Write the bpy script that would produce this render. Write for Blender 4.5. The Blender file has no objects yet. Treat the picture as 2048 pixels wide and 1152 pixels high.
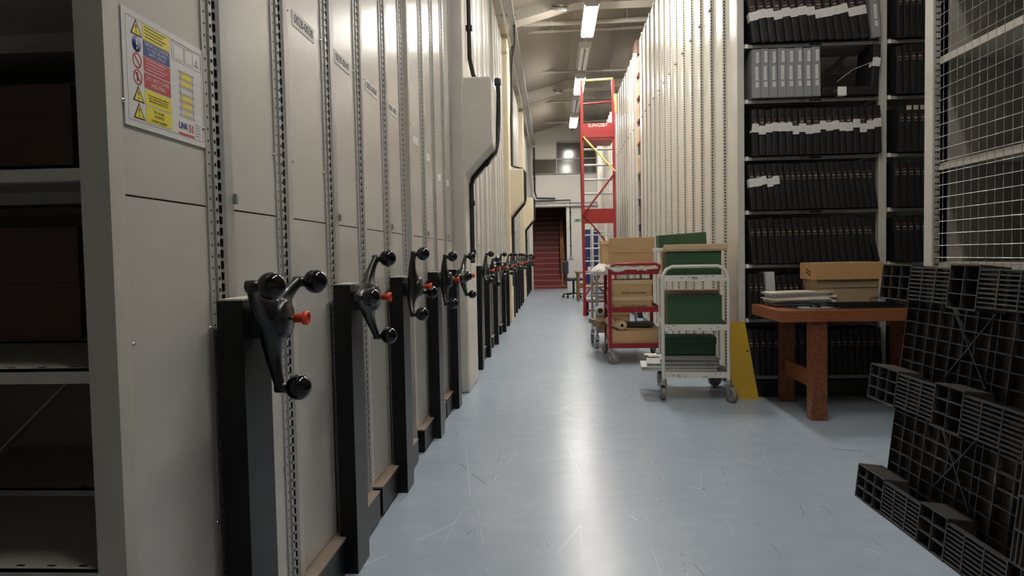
import bpy, bmesh, math, random
from mathutils import Vector, Matrix
R = math.radians
rnd = random.Random(7)
C = bpy.context.scene.collection
S = bpy.context.scene

# ------------------------------------------------------------------ camera, world, exposure
cam = bpy.data.objects.new('camera', bpy.data.cameras.new('camera'))
C.objects.link(cam)
cam.matrix_world = Matrix(((0.9981721, 0.0169533, 0.0580084, 0.0),
                           (0.0571898, 0.0453333, -0.9973336, 0.0),
                           (-0.0195378, 0.9988280, 0.0442809, 1.1),
                           (0, 0, 0, 1)))
cam.data.sensor_width = 36.0
cam.data.lens = 1430.0 / 2048.0 * 36.0
cam.data.clip_start = 0.05
cam.data.clip_end = 100
S.camera = cam
W = bpy.data.worlds.new('world'); S.world = W; W.use_nodes = True
W.node_tree.nodes['Background'].inputs[0].default_value = (0.8, 0.85, 1.0, 1)
W.node_tree.nodes['Background'].inputs[1].default_value = 0.02
S.view_settings.view_transform = 'Standard'
S.view_settings.look = 'None'
S.view_settings.gamma = 1.0
S.view_settings.use_curve_mapping = False
S.view_settings.exposure = 2.15
LAMP = 24.0                       # strength of a lit fluorescent diffuser
LAMP_COL = (1.0, 0.96, 0.89)

# ------------------------------------------------------------------ materials
def mat(name, col, rough=0.5, metal=0.0, var=0.0, scale=8.0, bump=0.0, spec=0.5, emit=0.0, coat=0.0):
    m = bpy.data.materials.new(name); m.use_nodes = True
    nt = m.node_tree; b = nt.nodes['Principled BSDF']
    b.inputs['Base Color'].default_value = (*col, 1)
    b.inputs['Roughness'].default_value = rough
    b.inputs['Metallic'].default_value = metal
    b.inputs['Specular IOR Level'].default_value = spec
    b.inputs['Coat Weight'].default_value = coat
    if emit:
        b.inputs['Emission Color'].default_value = (*LAMP_COL, 1)
        b.inputs['Emission Strength'].default_value = emit
    if var or bump:
        tc = nt.nodes.new('ShaderNodeTexCoord')
        n = nt.nodes.new('ShaderNodeTexNoise')
        n.inputs['Scale'].default_value = scale; n.inputs['Detail'].default_value = 4
        nt.links.new(tc.outputs['Object'], n.inputs['Vector'])
        if var:
            mx = nt.nodes.new('ShaderNodeMix'); mx.data_type = 'RGBA'
            mx.inputs[6].default_value = (*[max(0, c * (1 - var)) for c in col], 1)
            mx.inputs[7].default_value = (*[min(1, c * (1 + var)) for c in col], 1)
            nt.links.new(n.outputs['Fac'], mx.inputs[0])
            nt.links.new(mx.outputs[2], b.inputs['Base Color'])
        if bump:
            bp = nt.nodes.new('ShaderNodeBump'); bp.inputs['Strength'].default_value = bump
            bp.inputs['Distance'].default_value = 0.01
            nt.links.new(n.outputs['Fac'], bp.inputs['Height'])
            nt.links.new(bp.outputs[0], b.inputs['Normal'])
    return m

def floor_mat():
    m = mat('blue_vinyl', (0.36, 0.42, 0.49), 0.26)
    nt = m.node_tree; b = nt.nodes['Principled BSDF']; L = nt.links.new
    tc = nt.nodes.new('ShaderNodeTexCoord')
    def noise(sc, det, vec, x=1, y=1):
        mp = nt.nodes.new('ShaderNodeMapping'); mp.inputs['Scale'].default_value = (x, y, 1)
        L(vec, mp.inputs['Vector'])
        n = nt.nodes.new('ShaderNodeTexNoise'); n.inputs['Scale'].default_value = sc; n.inputs['Detail'].default_value = det
        L(mp.outputs[0], n.inputs['Vector']); return n
    n1 = noise(1.2, 5, tc.outputs['Object'])
    n2 = noise(5, 5, tc.outputs['Object'], 1, 2.2)
    add = nt.nodes.new('ShaderNodeMath'); add.operation = 'ADD'
    L(n1.outputs['Fac'], add.inputs[0]); L(n2.outputs['Fac'], add.inputs[1])
    add.inputs[1].default_value = 0.5
    cr = nt.nodes.new('ShaderNodeValToRGB')
    cr.color_ramp.elements[0].position = 0.35; cr.color_ramp.elements[0].color = (0.30, 0.36, 0.435, 1)
    cr.color_ramp.elements[1].position = 0.65; cr.color_ramp.elements[1].color = (0.34, 0.40, 0.475, 1)
    half = nt.nodes.new('ShaderNodeMath'); half.operation = 'MULTIPLY'; half.inputs[1].default_value = 0.5
    L(add.outputs[0], half.inputs[0]); L(half.outputs[0], cr.inputs[0])
    # thin dark scuffs and pale scratches
    def scratch(scale, thr, rot, seed):
        mp = nt.nodes.new('ShaderNodeMapping'); mp.inputs['Rotation'].default_value = (0, 0, rot)
        mp.inputs['Location'].default_value = (seed, seed * .7, 0); mp.inputs['Scale'].default_value = (1, .16, 1)
        L(tc.outputs['Object'], mp.inputs['Vector'])
        d = nt.nodes.new('ShaderNodeTexNoise'); d.inputs['Scale'].default_value = 2.0
        L(mp.outputs[0], d.inputs['Vector'])
        v = nt.nodes.new('ShaderNodeTexVoronoi'); v.voronoi_dimensions = '2D'; v.feature = 'DISTANCE_TO_EDGE'; v.inputs['Scale'].default_value = scale
        L(mp.outputs[0], v.inputs['Vector'])
        lt = nt.nodes.new('ShaderNodeMath'); lt.operation = 'LESS_THAN'; lt.inputs[1].default_value = 0.0035
        L(v.outputs['Distance'], lt.inputs[0])
        g = nt.nodes.new('ShaderNodeTexNoise'); g.inputs['Scale'].default_value = 3.5; g.inputs['Detail'].default_value = 3
        L(tc.outputs['Object'], g.inputs['Vector'])
        gt = nt.nodes.new('ShaderNodeMath'); gt.operation = 'GREATER_THAN'; gt.inputs[1].default_value = thr
        L(g.outputs['Fac'], gt.inputs[0])
        mu = nt.nodes.new('ShaderNodeMath'); mu.operation = 'MULTIPLY'
        L(lt.outputs[0], mu.inputs[0]); L(gt.outputs[0], mu.inputs[1]); return mu
    mx = nt.nodes.new('ShaderNodeMix'); mx.data_type = 'RGBA'; mx.inputs[7].default_value = (0.17, 0.18, 0.19, 1)
    sc1 = scratch(3.5, 0.58, 0.25, 3.1); L(sc1.outputs[0], mx.inputs[0]); L(cr.outputs[0], mx.inputs[6])
    mx2 = nt.nodes.new('ShaderNodeMix'); mx2.data_type = 'RGBA'; mx2.inputs[7].default_value = (0.44, 0.49, 0.55, 1)
    sc2 = scratch(3.0, 0.54, 1.25, 8.3); L(sc2.outputs[0], mx2.inputs[0]); L(mx.outputs[2], mx2.inputs[6])
    L(mx2.outputs[2], b.inputs['Base Color'])
    rr = nt.nodes.new('ShaderNodeMapRange'); rr.inputs[3].default_value = 0.25; rr.inputs[4].default_value = 0.36
    L(half.outputs[0], rr.inputs[0]); rr.inputs[1].default_value = .35; rr.inputs[2].default_value = .65
    b.inputs['Roughness'].default_value = 0.27
    b.inputs['Specular IOR Level'].default_value = 0.26
    bp = nt.nodes.new('ShaderNodeBump'); bp.inputs['Strength'].default_value = 0.05; bp.inputs['Distance'].default_value = 0.01
    n3 = noise(9, 5, tc.outputs['Object'], 1, 3.0)
    L(n3.outputs['Fac'], bp.inputs['Height']); L(bp.outputs[0], b.inputs['Normal'])
    return m

def wood_mat(name, c0, c1, ax=(1, 12, 1), rough=0.35):
    m = mat(name, c0, rough); nt = m.node_tree; b = nt.nodes['Principled BSDF']; L = nt.links.new
    tc = nt.nodes.new('ShaderNodeTexCoord'); mp = nt.nodes.new('ShaderNodeMapping'); mp.inputs['Scale'].default_value = ax
    L(tc.outputs['Object'], mp.inputs['Vector'])
    w = nt.nodes.new('ShaderNodeTexNoise'); w.inputs['Scale'].default_value = 5; w.inputs['Detail'].default_value = 6
    w.inputs['Distortion'].default_value = 1.5
    L(mp.outputs[0], w.inputs['Vector'])
    cr = nt.nodes.new('ShaderNodeValToRGB')
    cr.color_ramp.elements[0].position = 0.38; cr.color_ramp.elements[0].color = (*c0, 1)
    cr.color_ramp.elements[1].position = 0.62; cr.color_ramp.elements[1].color = (*c1, 1)
    L(w.outputs['Fac'], cr.inputs[0]); L(cr.outputs[0], b.inputs['Base Color'])
    return m

M = {}
M['floor'] = floor_mat()
M['panel'] = mat('grey_panel_paint', (0.56, 0.535, 0.49), 0.24, var=0.03, scale=3)
M['upright'] = mat('grey_upright_steel', (0.40, 0.39, 0.365), 0.36, var=0.05, scale=5)
M['post'] = mat('pale_post_paint', (0.52, 0.49, 0.43), 0.42)
M['hole_shade'] = mat('hole_shade_black', (0.006, 0.006, 0.006), 0.9, spec=0.1)  # flat dark patches on solid steel, painting the shade inside open holes
M['shelf'] = mat('shelf_steel_paint', (0.50, 0.475, 0.42), 0.45)
M['gshelf'] = mat('grey_shelf_paint', (0.36, 0.355, 0.33), 0.45)
M['rpanel'] = mat('cream_panel_paint', (0.63, 0.585, 0.505), 0.3, var=0.04, scale=2)
M['rupright'] = mat('cream_upright_paint', (0.60, 0.57, 0.51), 0.4)
M['black'] = mat('black_paint', (0.006, 0.006, 0.007), 0.36, spec=0.25)
M['cast'] = mat('black_cast_metal', (0.010, 0.010, 0.011), 0.3)
M['ball'] = mat('black_bakelite', (0.004, 0.004, 0.005), 0.04)
M['red_plastic'] = mat('orange_red_plastic', (0.72, 0.075, 0.025), 0.35)
M['hole_shade2'] = mat('hole_shade_grey', (0.07, 0.068, 0.06), 0.9, spec=0.1)  # same painted hole shade, greyer, for the cream uprights
M['chrome'] = mat('chrome', (0.7, 0.7, 0.7), 0.15, 1.0)
M['ledge'] = mat('brown_ledge', (0.23, 0.18, 0.14), 0.6, var=0.2, scale=12)
M['white'] = mat('white_paper', (0.78, 0.76, 0.73), 0.7)
M['lam'] = mat('laminated_sheet', (0.76, 0.74, 0.73), 0.25, coat=0.4)
M['ink'] = mat('black_ink', (0.015, 0.015, 0.018), 0.6)
M['yellow'] = mat('sign_yellow', (0.80, 0.66, 0.03), 0.5)
M['sblue'] = mat('sign_blue', (0.02, 0.05, 0.24), 0.5)
M['sred'] = mat('sign_red', (0.52, 0.02, 0.03), 0.5)
M['concrete'] = mat('painted_concrete', (0.63, 0.60, 0.54), 0.6, var=0.08, scale=5, bump=0.15)
M['concrete2'] = mat('cream_concrete', (0.66, 0.58, 0.42), 0.6, var=0.06, scale=5, bump=0.15)
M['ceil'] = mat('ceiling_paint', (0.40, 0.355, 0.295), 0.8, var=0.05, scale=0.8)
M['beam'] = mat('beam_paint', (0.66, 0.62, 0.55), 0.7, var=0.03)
M['wall'] = mat('white_wall_paint', (0.68, 0.66, 0.61), 0.6, var=0.04, scale=2)
M['pipe'] = mat('painted_pipe', (0.62, 0.58, 0.51), 0.5)
M['cable'] = mat('black_conduit', (0.012, 0.012, 0.012), 0.5)
M['galv'] = mat('galvanised_steel', (0.42, 0.42, 0.42), 0.4, 0.7, var=0.1)
M['lampbody'] = mat('lamp_body', (0.62, 0.61, 0.58), 0.5)
M['diff_on'] = mat('lit_diffuser', (0.9, 0.9, 0.9), 0.5, emit=LAMP)
M['diff_half'] = mat('half_lit_diffuser', (0.9, 0.9, 0.9), 0.5, emit=LAMP * .42)
M['diff_off'] = mat('unlit_diffuser', (0.75, 0.75, 0.72), 0.35)
M['red'] = mat('red_steel_paint', (0.29, 0.018, 0.018), 0.35, var=0.08, scale=10)
M['dred'] = mat('dark_red_paint', (0.27, 0.012, 0.022), 0.35)
M['stairred'] = mat('red_stair_paint', (0.17, 0.022, 0.024), 0.5, var=0.1)
M['stairedge'] = mat('worn_stair_nosing', (0.34, 0.13, 0.11), 0.5)
M['alu'] = mat('aluminium_tread', (0.5, 0.5, 0.49), 0.4, 0.6)
M['tape'] = mat('yellow_tape', (0.75, 0.60, 0.18), 0.6, var=0.15, scale=20)
M['whitesteel'] = mat('white_chipped_paint', (0.74, 0.72, 0.67), 0.4)
M['wheel'] = mat('grey_rubber_wheel', (0.25, 0.235, 0.21), 0.6)
M['green'] = mat('green_box_cloth', (0.03, 0.085, 0.04), 0.65, var=0.12, scale=40)
M['card'] = mat('brown_card', (0.50, 0.335, 0.17), 0.75, var=0.06, scale=20)
M['card2'] = mat('orange_card', (0.50, 0.29, 0.12), 0.75, var=0.07, scale=25)
M['cardin'] = mat('pale_card', (0.58, 0.43, 0.26), 0.75, var=0.05, scale=20)
M['olive'] = mat('drab_card', (0.34, 0.25, 0.15), 0.8, var=0.06, scale=20)
M['bluebox'] = mat('grey_blue_box', (0.22, 0.23, 0.25), 0.7)
M['gbox'] = mat('grey_buckram_box', (0.27, 0.28, 0.29), 0.6, var=0.06, scale=50)
M['book'] = mat('black_buckram', (0.012, 0.012, 0.0135), 0.5, var=0.25, scale=60)
M['pages'] = mat('page_edges', (0.22, 0.19, 0.15), 0.8)
M['gold'] = mat('gilt_lettering', (0.42, 0.30, 0.17), 0.5)
M['goldw'] = mat('pale_lettering', (0.48, 0.43, 0.34), 0.5)
M['redl'] = mat('red_lettering', (0.30, 0.07, 0.05), 0.5)
M['ygl'] = mat('yellow_guard_paint', (0.58, 0.37, 0.035), 0.35, var=0.05)
M['wood'] = wood_mat('red_brown_wood', (0.22, 0.066, 0.025), (0.30, 0.10, 0.04), (1.2, 14, 14))
M['woodleg'] = wood_mat('figured_oak_leg', (0.11, 0.032, 0.014), (0.26, 0.085, 0.035), (16, 16, 5))
M['woodbrown'] = wood_mat('brown_wood', (0.20, 0.10, 0.04), (0.30, 0.16, 0.07), (12, 12, 2))
M['rail'] = mat('varnished_handrail', (0.36, 0.16, 0.06), 0.4)
M['leather'] = mat('black_desk_inset', (0.035, 0.042, 0.04), 0.3)
M['plastic'] = mat('dark_grey_pallet_plastic', (0.055, 0.051, 0.047), 0.32, spec=0.6)
M['rubber'] = mat('black_plastic', (0.012, 0.012, 0.012), 0.4)
M['wire'] = mat('zinc_wire', (0.4, 0.385, 0.36), 0.4, 0.5)
M['rackback'] = mat('dark_grey_rack_back', (0.33, 0.315, 0.295), 0.5)
M['bubble'] = mat('bubble_wrap', (0.72, 0.70, 0.66), 0.3, bump=1.0, scale=70)
M['pink'] = mat('pink_folder', (0.55, 0.12, 0.16), 0.7)
M['paper2'] = mat('cream_paper', (0.70, 0.65, 0.56), 0.7)
M['gfolder'] = mat('grey_folder', (0.30, 0.31, 0.32), 0.6)
M['lfolder'] = mat('light_grey_folder', (0.52, 0.52, 0.51), 0.6)
M['dfolder'] = mat('dark_grey_folder', (0.06, 0.065, 0.07), 0.5)
M['blue'] = mat('blue_door_paint', (0.018, 0.03, 0.13), 0.4)
M['fabric'] = mat('blue_chair_fabric', (0.04, 0.055, 0.10), 0.85)
M['pane'] = mat('dark_window_glass', (0.10, 0.09, 0.065), 0.12, spec=0.6)
M['exit'] = mat('green_exit_sign', (0.01, 0.16, 0.10), 0.5)
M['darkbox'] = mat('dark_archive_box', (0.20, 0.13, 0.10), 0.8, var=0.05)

# ------------------------------------------------------------------ mesh helpers
class MB:
    def __init__(self): self.v = []; self.f = []; self.m = []; self.s = []
    def add(self, vs, fs, mi=0, smooth=False, T=None):
        o = len(self.v)
        for p in vs:
            p = Vector(p)
            self.v.append(tuple(T @ p) if T is not None else tuple(p))
        for f in fs:
            self.f.append([i + o for i in f]); self.m.append(mi); self.s.append(smooth)
        return self
    def box(self, x0, x1, y0, y1, z0, z1, mi=0, T=None):
        vs = [(x, y, z) for z in (z0, z1) for y in (y0, y1) for x in (x0, x1)]
        return self.add(vs, [(0, 2, 3, 1), (4, 5, 7, 6), (0, 1, 5, 4), (2, 6, 7, 3), (0, 4, 6, 2), (1, 3, 7, 5)], mi, False, T)
    def prism(self, poly, ax, a0, a1, mi=0, T=None):
        n = len(poly)
        def P(p, a): return (a, p[0], p[1]) if ax == 0 else ((p[0], a, p[1]) if ax == 1 else (p[0], p[1], a))
        vs = [P(p, a0) for p in poly] + [P(p, a1) for p in poly]
        fs = [tuple(range(n)), tuple(range(2 * n - 1, n - 1, -1))] + [(i, i + n, (i + 1) % n + n, (i + 1) % n) for i in range(n)]
        return self.add(vs, fs, mi, False, T)
    def tube(self, pts, r, n=8, mi=0, smooth=True, T=None, flat=None):
        pts = [Vector(p) for p in pts]; k = len(pts); vs = []
        rs = r if isinstance(r, (list, tuple)) else [r] * k
        up = None
        for i, p in enumerate(pts):
            d = (pts[min(i + 1, k - 1)] - pts[max(i - 1, 0)]).normalized()
            if up is None: up = Vector((0, 0, 1)) if abs(d.z) < 0.9 else Vector((1, 0, 0))
            a = d.cross(up)
            if a.length < 1e-4: a = d.cross(Vector((0, 1, 0)))
            a.normalize(); b = a.cross(d).normalized(); up = b
            for j in range(n):
                t = 2 * math.pi * j / n
                vs.append(p + (a * math.cos(t) + b * math.sin(t)) * rs[i])
        fs = [(i * n + j, i * n + (j + 1) % n, (i + 1) * n + (j + 1) % n, (i + 1) * n + j) for i in range(k - 1) for j in range(n)]
        self.add(vs, fs, mi, smooth, T)
        self.add([vs[j] for j in range(n)], [tuple(range(n - 1, -1, -1))], mi, False, T)
        return self.add([vs[(k - 1) * n + j] for j in range(n)], [tuple(range(n))], mi, False, T)
    def bar(self, p0, p1, w, h, mi=0, T=None):
        p0, p1 = Vector(p0), Vector(p1); d = (p1 - p0).normalized()
        up = Vector((0, 0, 1)) if abs(d.z) < 0.95 else Vector((0, 1, 0))
        a = d.cross(up).normalized() * (w / 2); b = a.cross(d).normalized() * (h / 2)
        vs = [p + s * a + t * b for p in (p0, p1) for s, t in ((-1, -1), (1, -1), (1, 1), (-1, 1))]
        return self.add(vs, [(3, 2, 1, 0), (4, 5, 6, 7), (0, 1, 5, 4), (1, 2, 6, 5), (2, 3, 7, 6), (3, 0, 4, 7)], mi, False, T)
    def lathe(self, prof, o, ax, n=20, mi=0, T=None):
        o = Vector(o); ax = Vector(ax).normalized()
        a = ax.cross(Vector((0, 0, 1)) if abs(ax.z) < .9 else Vector((1, 0, 0))).normalized(); b = ax.cross(a)
        vs = [o + ax * h + (a * math.cos(2 * math.pi * j / n) + b * math.sin(2 * math.pi * j / n)) * max(r, 1e-5) for r, h in prof for j in range(n)]
        fs = [(i * n + j, i * n + (j + 1) % n, (i + 1) * n + (j + 1) % n, (i + 1) * n + j) for i in range(len(prof) - 1) for j in range(n)]
        return self.add(vs, fs, mi, True, T)
    def sphere(self, c, r, n=20, mi=0, T=None, sc=(1, 1, 1)):
        m = n // 2; vs = []
        for i in range(m + 1):
            t = math.pi * i / m
            for j in range(n):
                p = 2 * math.pi * j / n
                vs.append((c[0] + r * sc[0] * math.sin(t) * math.cos(p), c[1] + r * sc[1] * math.sin(t) * math.sin(p), c[2] + r * sc[2] * math.cos(t)))
        fs = [(i * n + j, (i + 1) * n + j, (i + 1) * n + (j + 1) % n, i * n + (j + 1) % n) for i in range(m) for j in range(n)]
        return self.add(vs, fs, mi, True, T)
    def quad(self, a, b, c, d, mi=0, T=None): return self.add([a, b, c, d], [(0, 1, 2, 3)], mi, False, T)
    def mesh(self, name, mats):
        me = bpy.data.meshes.new(name)
        me.from_pydata([tuple(p) for p in self.v], [], self.f)
        for mm in (mats if isinstance(mats, (list, tuple)) else [mats]): me.materials.append(M[mm] if isinstance(mm, str) else mm)
        me.polygons.foreach_set('material_index', self.m)
        me.polygons.foreach_set('use_smooth', self.s)
        bm = bmesh.new(); bm.from_mesh(me)
        bmesh.ops.recalc_face_normals(bm, faces=bm.faces); bm.to_mesh(me); bm.free()
        me.update(); return me
    def build(self, name, mats, parent=None, bevel=0.0, label=None):
        return link(name, self.mesh(name, mats), parent, bevel, label)

def link(name, me, parent=None, bevel=0.0, label=None):
    o = bpy.data.objects.new(name, me); C.objects.link(o)
    if parent is not None: o.parent = parent
    if bevel:
        b = o.modifiers.new('bevel', 'BEVEL'); b.width = bevel; b.segments = 2; b.limit_method = 'ANGLE'; b.angle_limit = R(40)
    if label: o['label'] = label
    return o

def tag(o, label, cat, group=None, kind=None):
    o['label'] = label; o['category'] = cat
    if group: o['group'] = group
    if kind: o['kind'] = kind
    return o

def thing(name, label, cat, loc=(0, 0, 0), rz=0.0, group=None):
    o = bpy.data.objects.new(name, None); C.objects.link(o)
    o.location = loc; o.rotation_euler = (0, 0, rz); o.empty_display_size = 0.1
    return tag(o, label, cat, group)

def struct(name, mb, mats, parent=None, bevel=0):
    o = mb.build(name, mats, parent, bevel)
    if parent is None: o['kind'] = 'structure'
    return o

def copy_tree(o, parent=None):
    c = o.copy(); C.objects.link(c)
    if parent is not None: c.parent = parent; c.matrix_parent_inverse = o.matrix_parent_inverse.copy()
    for ch in list(o.children): copy_tree(ch, c)
    return c

ORD = ['first', 'second', 'third', 'fourth', 'fifth', 'sixth', 'seventh', 'eighth', 'ninth', 'tenth', 'eleventh', 'twelfth', 'thirteenth',
       'fourteenth', 'fifteenth', 'sixteenth', 'seventeenth', 'eighteenth', 'nineteenth', 'twentieth', 'twenty-first', 'twenty-second', 'twenty-third', 'twenty-fourth']

def text(name, body, size, mt, parent, loc, rot, sx=1.0, shear=0.0, align='CENTER', ext=0.0004):
    cu = bpy.data.curves.new(name, 'FONT'); cu.body = body; cu.size = size; cu.extrude = ext; cu.resolution_u = 2
    cu.align_x = align; cu.align_y = 'CENTER'; cu.shear = shear
    t = bpy.data.objects.new(name, cu); C.objects.link(t)
    dg = bpy.context.evaluated_depsgraph_get(); dg.update()
    me = bpy.data.meshes.new_from_object(t.evaluated_get(dg)); me.name = name
    bpy.data.objects.remove(t); bpy.data.curves.remove(cu)
    me.materials.clear(); me.materials.append(M[mt])
    o = link(name, me, parent); o.location = loc; o.rotation_euler = rot; o.scale = (sx, 1, 1)
    return o
ROT_PX = (R(90), 0, R(90))      # text standing on a face that looks along +X, reading towards +Y
ROT_NY = (R(90), 0, 0)          # text standing on a face that looks along -Y

# ------------------------------------------------------------------ the room
YB = 23.7
struct('floor', MB().box(-5, 6, -4.5, YB + .3, -.1, 0), 'floor')
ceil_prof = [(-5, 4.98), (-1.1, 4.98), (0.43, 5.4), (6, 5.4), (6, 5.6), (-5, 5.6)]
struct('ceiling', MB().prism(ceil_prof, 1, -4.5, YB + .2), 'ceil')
struct('wall_left', MB().box(-5.1, -5, -4.5, YB + .2, 0, 5.5), 'wall')
struct('wall_right', MB().box(6, 6.1, -4.5, YB + .2, 0, 5.5), 'wall')
struct('wall_front', MB().box(-5, 6, -4.6, -4.5, 0, 5.5), 'wall')
wb = MB()
sx0, sx1, sz = -0.66, 0.46, 2.69
wins = [(0.18, 0.97, 4.28, 4.79), (-0.59, 0.16, 3.79, 4.25), (0.18, 0.97, 3.79, 4.25), (0.99, 1.45, 3.79, 4.25), (0.99, 1.45, 4.28, 4.79)]
wb.box(-5, sx0, YB, YB + .2, 0, 3.75); wb.box(sx1, 6, YB, YB + .2, 0, 3.75); wb.box(sx0, sx1, YB, YB + .2, sz, 3.75)
wb.box(-5, -.62, YB, YB + .2, 3.75, 4.83); wb.box(1.48, 6, YB, YB + .2, 3.75, 4.83)
wb.box(-.62, .16, YB, YB + .2, 4.28, 4.83); wb.box(-5, 6, YB, YB + .2, 4.83, 5.5)
struct('wall_back', wb, 'wall')
for i, (a, b, z0, z1) in enumerate(wins):
    w = bpy.data.objects.new('window_%d' % (i + 1), None); C.objects.link(w); w['kind'] = 'structure'; w.location = (a, YB, z0)
    f = MB(); ww, hh = b - a, z1 - z0
    f.box(-.009, 0, .0, .09, -.014, hh + .014); f.box(ww, ww + .009, .0, .09, -.014, hh + .014)
    f.box(0, ww, .0, .09, -.014, 0); f.box(0, ww, .0, .09, hh, hh + .014)
    f.build('window_frame', 'whitesteel', w)
    MB().box(0, ww, .04, .055, 0, hh).build('window_pane', 'pane', w)
struct('trim_1', MB().box(-.7, 1.5, YB - .1, YB, 2.71, 2.78).box(-.7, 1.5, YB - .05, YB, 2.82, 2.86), 'galv')
# blue door at the far end
d = bpy.data.objects.new('door_1', None); C.objects.link(d); d['kind'] = 'structure'; d.location = (1.02, YB - .06, 0)
MB().box(0, .8, 0, .05, .01, 1.93).build('door_leaf', 'blue', d)
MB().box(-.07, 0, -.02, .06, 0, 2.0).box(.8, .87, -.02, .06, 0, 2.0).box(-.07, .87, -.02, .06, 1.93, 2.0).build('door_frame', 'whitesteel', d)
MB().tube([(.08, -.02, 1.0), (.2, -.02, 1.0)], .012).build('door_handle', 'chrome', d)
# concrete beams and columns
for y in (6.05, 12.05, 18.02, 0.1):
    struct('beam', MB().prism([(-4.9, 4.8), (-1.1, 4.8), (-.5, 4.96), (.43, 5.2), (5.9, 5.2), (5.9, 5.5), (-4.9, 5.5)], 1, y - .17, y + .17), 'beam')
for k, (y0, y1) in enumerate(((5.72, 6.4), (11.82, 12.4), (17.75, 18.35))):
    cm = MB().box(-1.15, -.69, y0, y1, 0, 4.9)
    cm.prism([(-.69, 1.76), (-.47, 2.0), (-.47, 2.54), (-.72, 2.54), (-.72, 1.7)], 1, y0 + .03, y1 - .04)
    struct('column', cm, 'concrete' if k == 0 else 'concrete2', bevel=.02)

# staircase beyond the back wall
st = thing('staircase', 'dark red staircase rising through the opening in the far wall', 'stairs', (sx0, YB + .02, 0))
sm = MB(); em = MB(); n = 17
for i in range(n):
    z = .1 + .185 * i; y = .23 * i
    sm.box(0, 1.1, y, y + .26, max(0, z - .35), z)
    em.box(0, 1.1, y - .012, y + .03, z - .028, z + .002)
sm.build('steps', 'stairred', st); em.build('nosings', 'stairedge', st)
hr = MB()
for x in (.93, 1.0):
    hr.bar((x, .1, .95), (x, 3.8, 3.93), .035, .07)
    hr.bar((x, .1, .55), (x, 3.8, 3.53), .02, .03)
for k in range(5): hr.box(.94, .98, .1 + .9 * k, .14 + .9 * k, .1 + .72 * k, .95 + .725 * k)
hr.build('handrail', 'rail', st)
struct('wall_stair', MB().box(sx0 - .1, sx0 - .005, YB + .2, YB + 4.6, 0, 6.6).box(sx1 + .005, sx1 + .1, YB + .2, YB + 4.6, 0, 6.6)
       .box(sx0 - .1, sx1 + .1, YB + 4.6, YB + 4.7, 0, 6.6).prism([(YB + .2, 2.7), (YB + 4.6, 5.9), (YB + 4.6, 6.1), (YB + .2, 2.9)], 0, sx0 - .1, sx1 + .1), 'olive')

# small fittings on the far wall
es = thing('exit_sign', 'small green running-man direction sign on the far white wall beside the ladder', 'sign', (.72, YB - .012, 2.2))
MB().box(0, .2, 0, .01, 0, .08).build('plate', 'exit', es)
MB().box(.02, .06, -.003, 0, .02, .06).prism([(.12, .04), (.15, .06), (.15, .05), (.18, .05), (.18, .03), (.15, .03), (.15, .02)], 1, -.003, 0).build('symbol', 'white', es)
e2 = copy_tree(es); e2.location = (.95, YB - .012, 2.2); e2['label'] = 'second green direction sign, half hidden behind the red ladder stile'
so = thing('wall_socket', 'white wall socket at the foot of the black cable on the far wall', 'socket', (.59, YB - .04, .98))
MB().box(-.05, .05, 0, .04, 0, .1).build('back_box', 'white', so); MB().box(-.06, .06, -.01, 0, -.01, .11).build('face_plate', 'galv', so)
cb = thing('cable_conduit', 'black cable running along the lintel and down the far wall to a socket', 'cable', (0, 0, 0))
MB().tube([(-.62, YB - .12, 2.9), (.59, YB - .12, 2.9), (.59, YB - .03, 2.85), (.59, YB - .03, 1.08)], .018).build('cable', 'cable', cb)
mc = MB()
for z in (2.5, 2.0, 1.4): mc.box(.56, .62, YB - .06, YB, z, z + .03)
mc.build('saddle', 'cable', cb)

# black conduits following the columns
def conduit(label, pts, r, clips):
    t = thing('cable_conduit', label, 'cable', (0, 0, 0))
    MB().tube(pts, r, 10).build('cable', 'cable', t)
    for c in clips: MB().lathe([(r * 1.5, -.02), (r * 1.5, .02)], c[0], c[1], 10).build('cable_clip', 'cable', t)
    return t
conduit('black cable bent around the stepped bracket of the first concrete column', [(-.45, 6.2, 2.62), (-.445, 6.2, 2.5), (-.45, 6.2, 2.28), (-.455, 6.15, 2.1), (-.47, 6.08, 1.99), (-.66, 6.02, 1.76), (-.672, 6.0, 1.70), (-.672, 5.98, 1.05)], .019,
        [((-.672, 5.99, 1.55), (0, 0, 1)), ((-.672, 5.98, 1.14), (0, 0, 1)), ((-.55, 6.05, 1.89), (.6, .1, .75))])
MB().lathe([(.03, 0), (.03, .05), (.02, .06)], (-.45, 6.2, 2.57), (0, 0, 1), 10).build('end_cap', 'cable', bpy.data.objects['cable_conduit.001'])
conduit('black cable dropping down the upper shaft of the first concrete column', [(-.665, 6.0, 4.7), (-.665, 6.0, 2.75), (-.64, 6.02, 2.62), (-.6, 6.05, 2.55)], .019, [((-.665, 6.0, 3.0), (0, 0, 1))])
conduit('black cable running down the second concrete column past its bracket', [(-.62, 12.1, 4.6), (-.66, 12.1, 3.4), (-.66, 12.1, 2.62), (-.5, 12.1, 2.57), (-.445, 12.1, 2.5), (-.45, 12.1, 2.05), (-.47, 12.1, 1.98), (-.665, 12.1, 1.74), (-.668, 12.1, .6)], .024,
        [((-.668, 12.1, 1.5), (0, 0, 1))])
conduit('black cable following the bracket of the farthest concrete column', [(-.5, 18.1, 2.57), (-.445, 18.1, 2.5), (-.45, 18.1, 2.05), (-.47, 18.1, 1.98), (-.665, 18.1, 1.74), (-.668, 18.1, .6)], .026, [((-.668, 18.1, 1.5), (0, 0, 1))])
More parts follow.
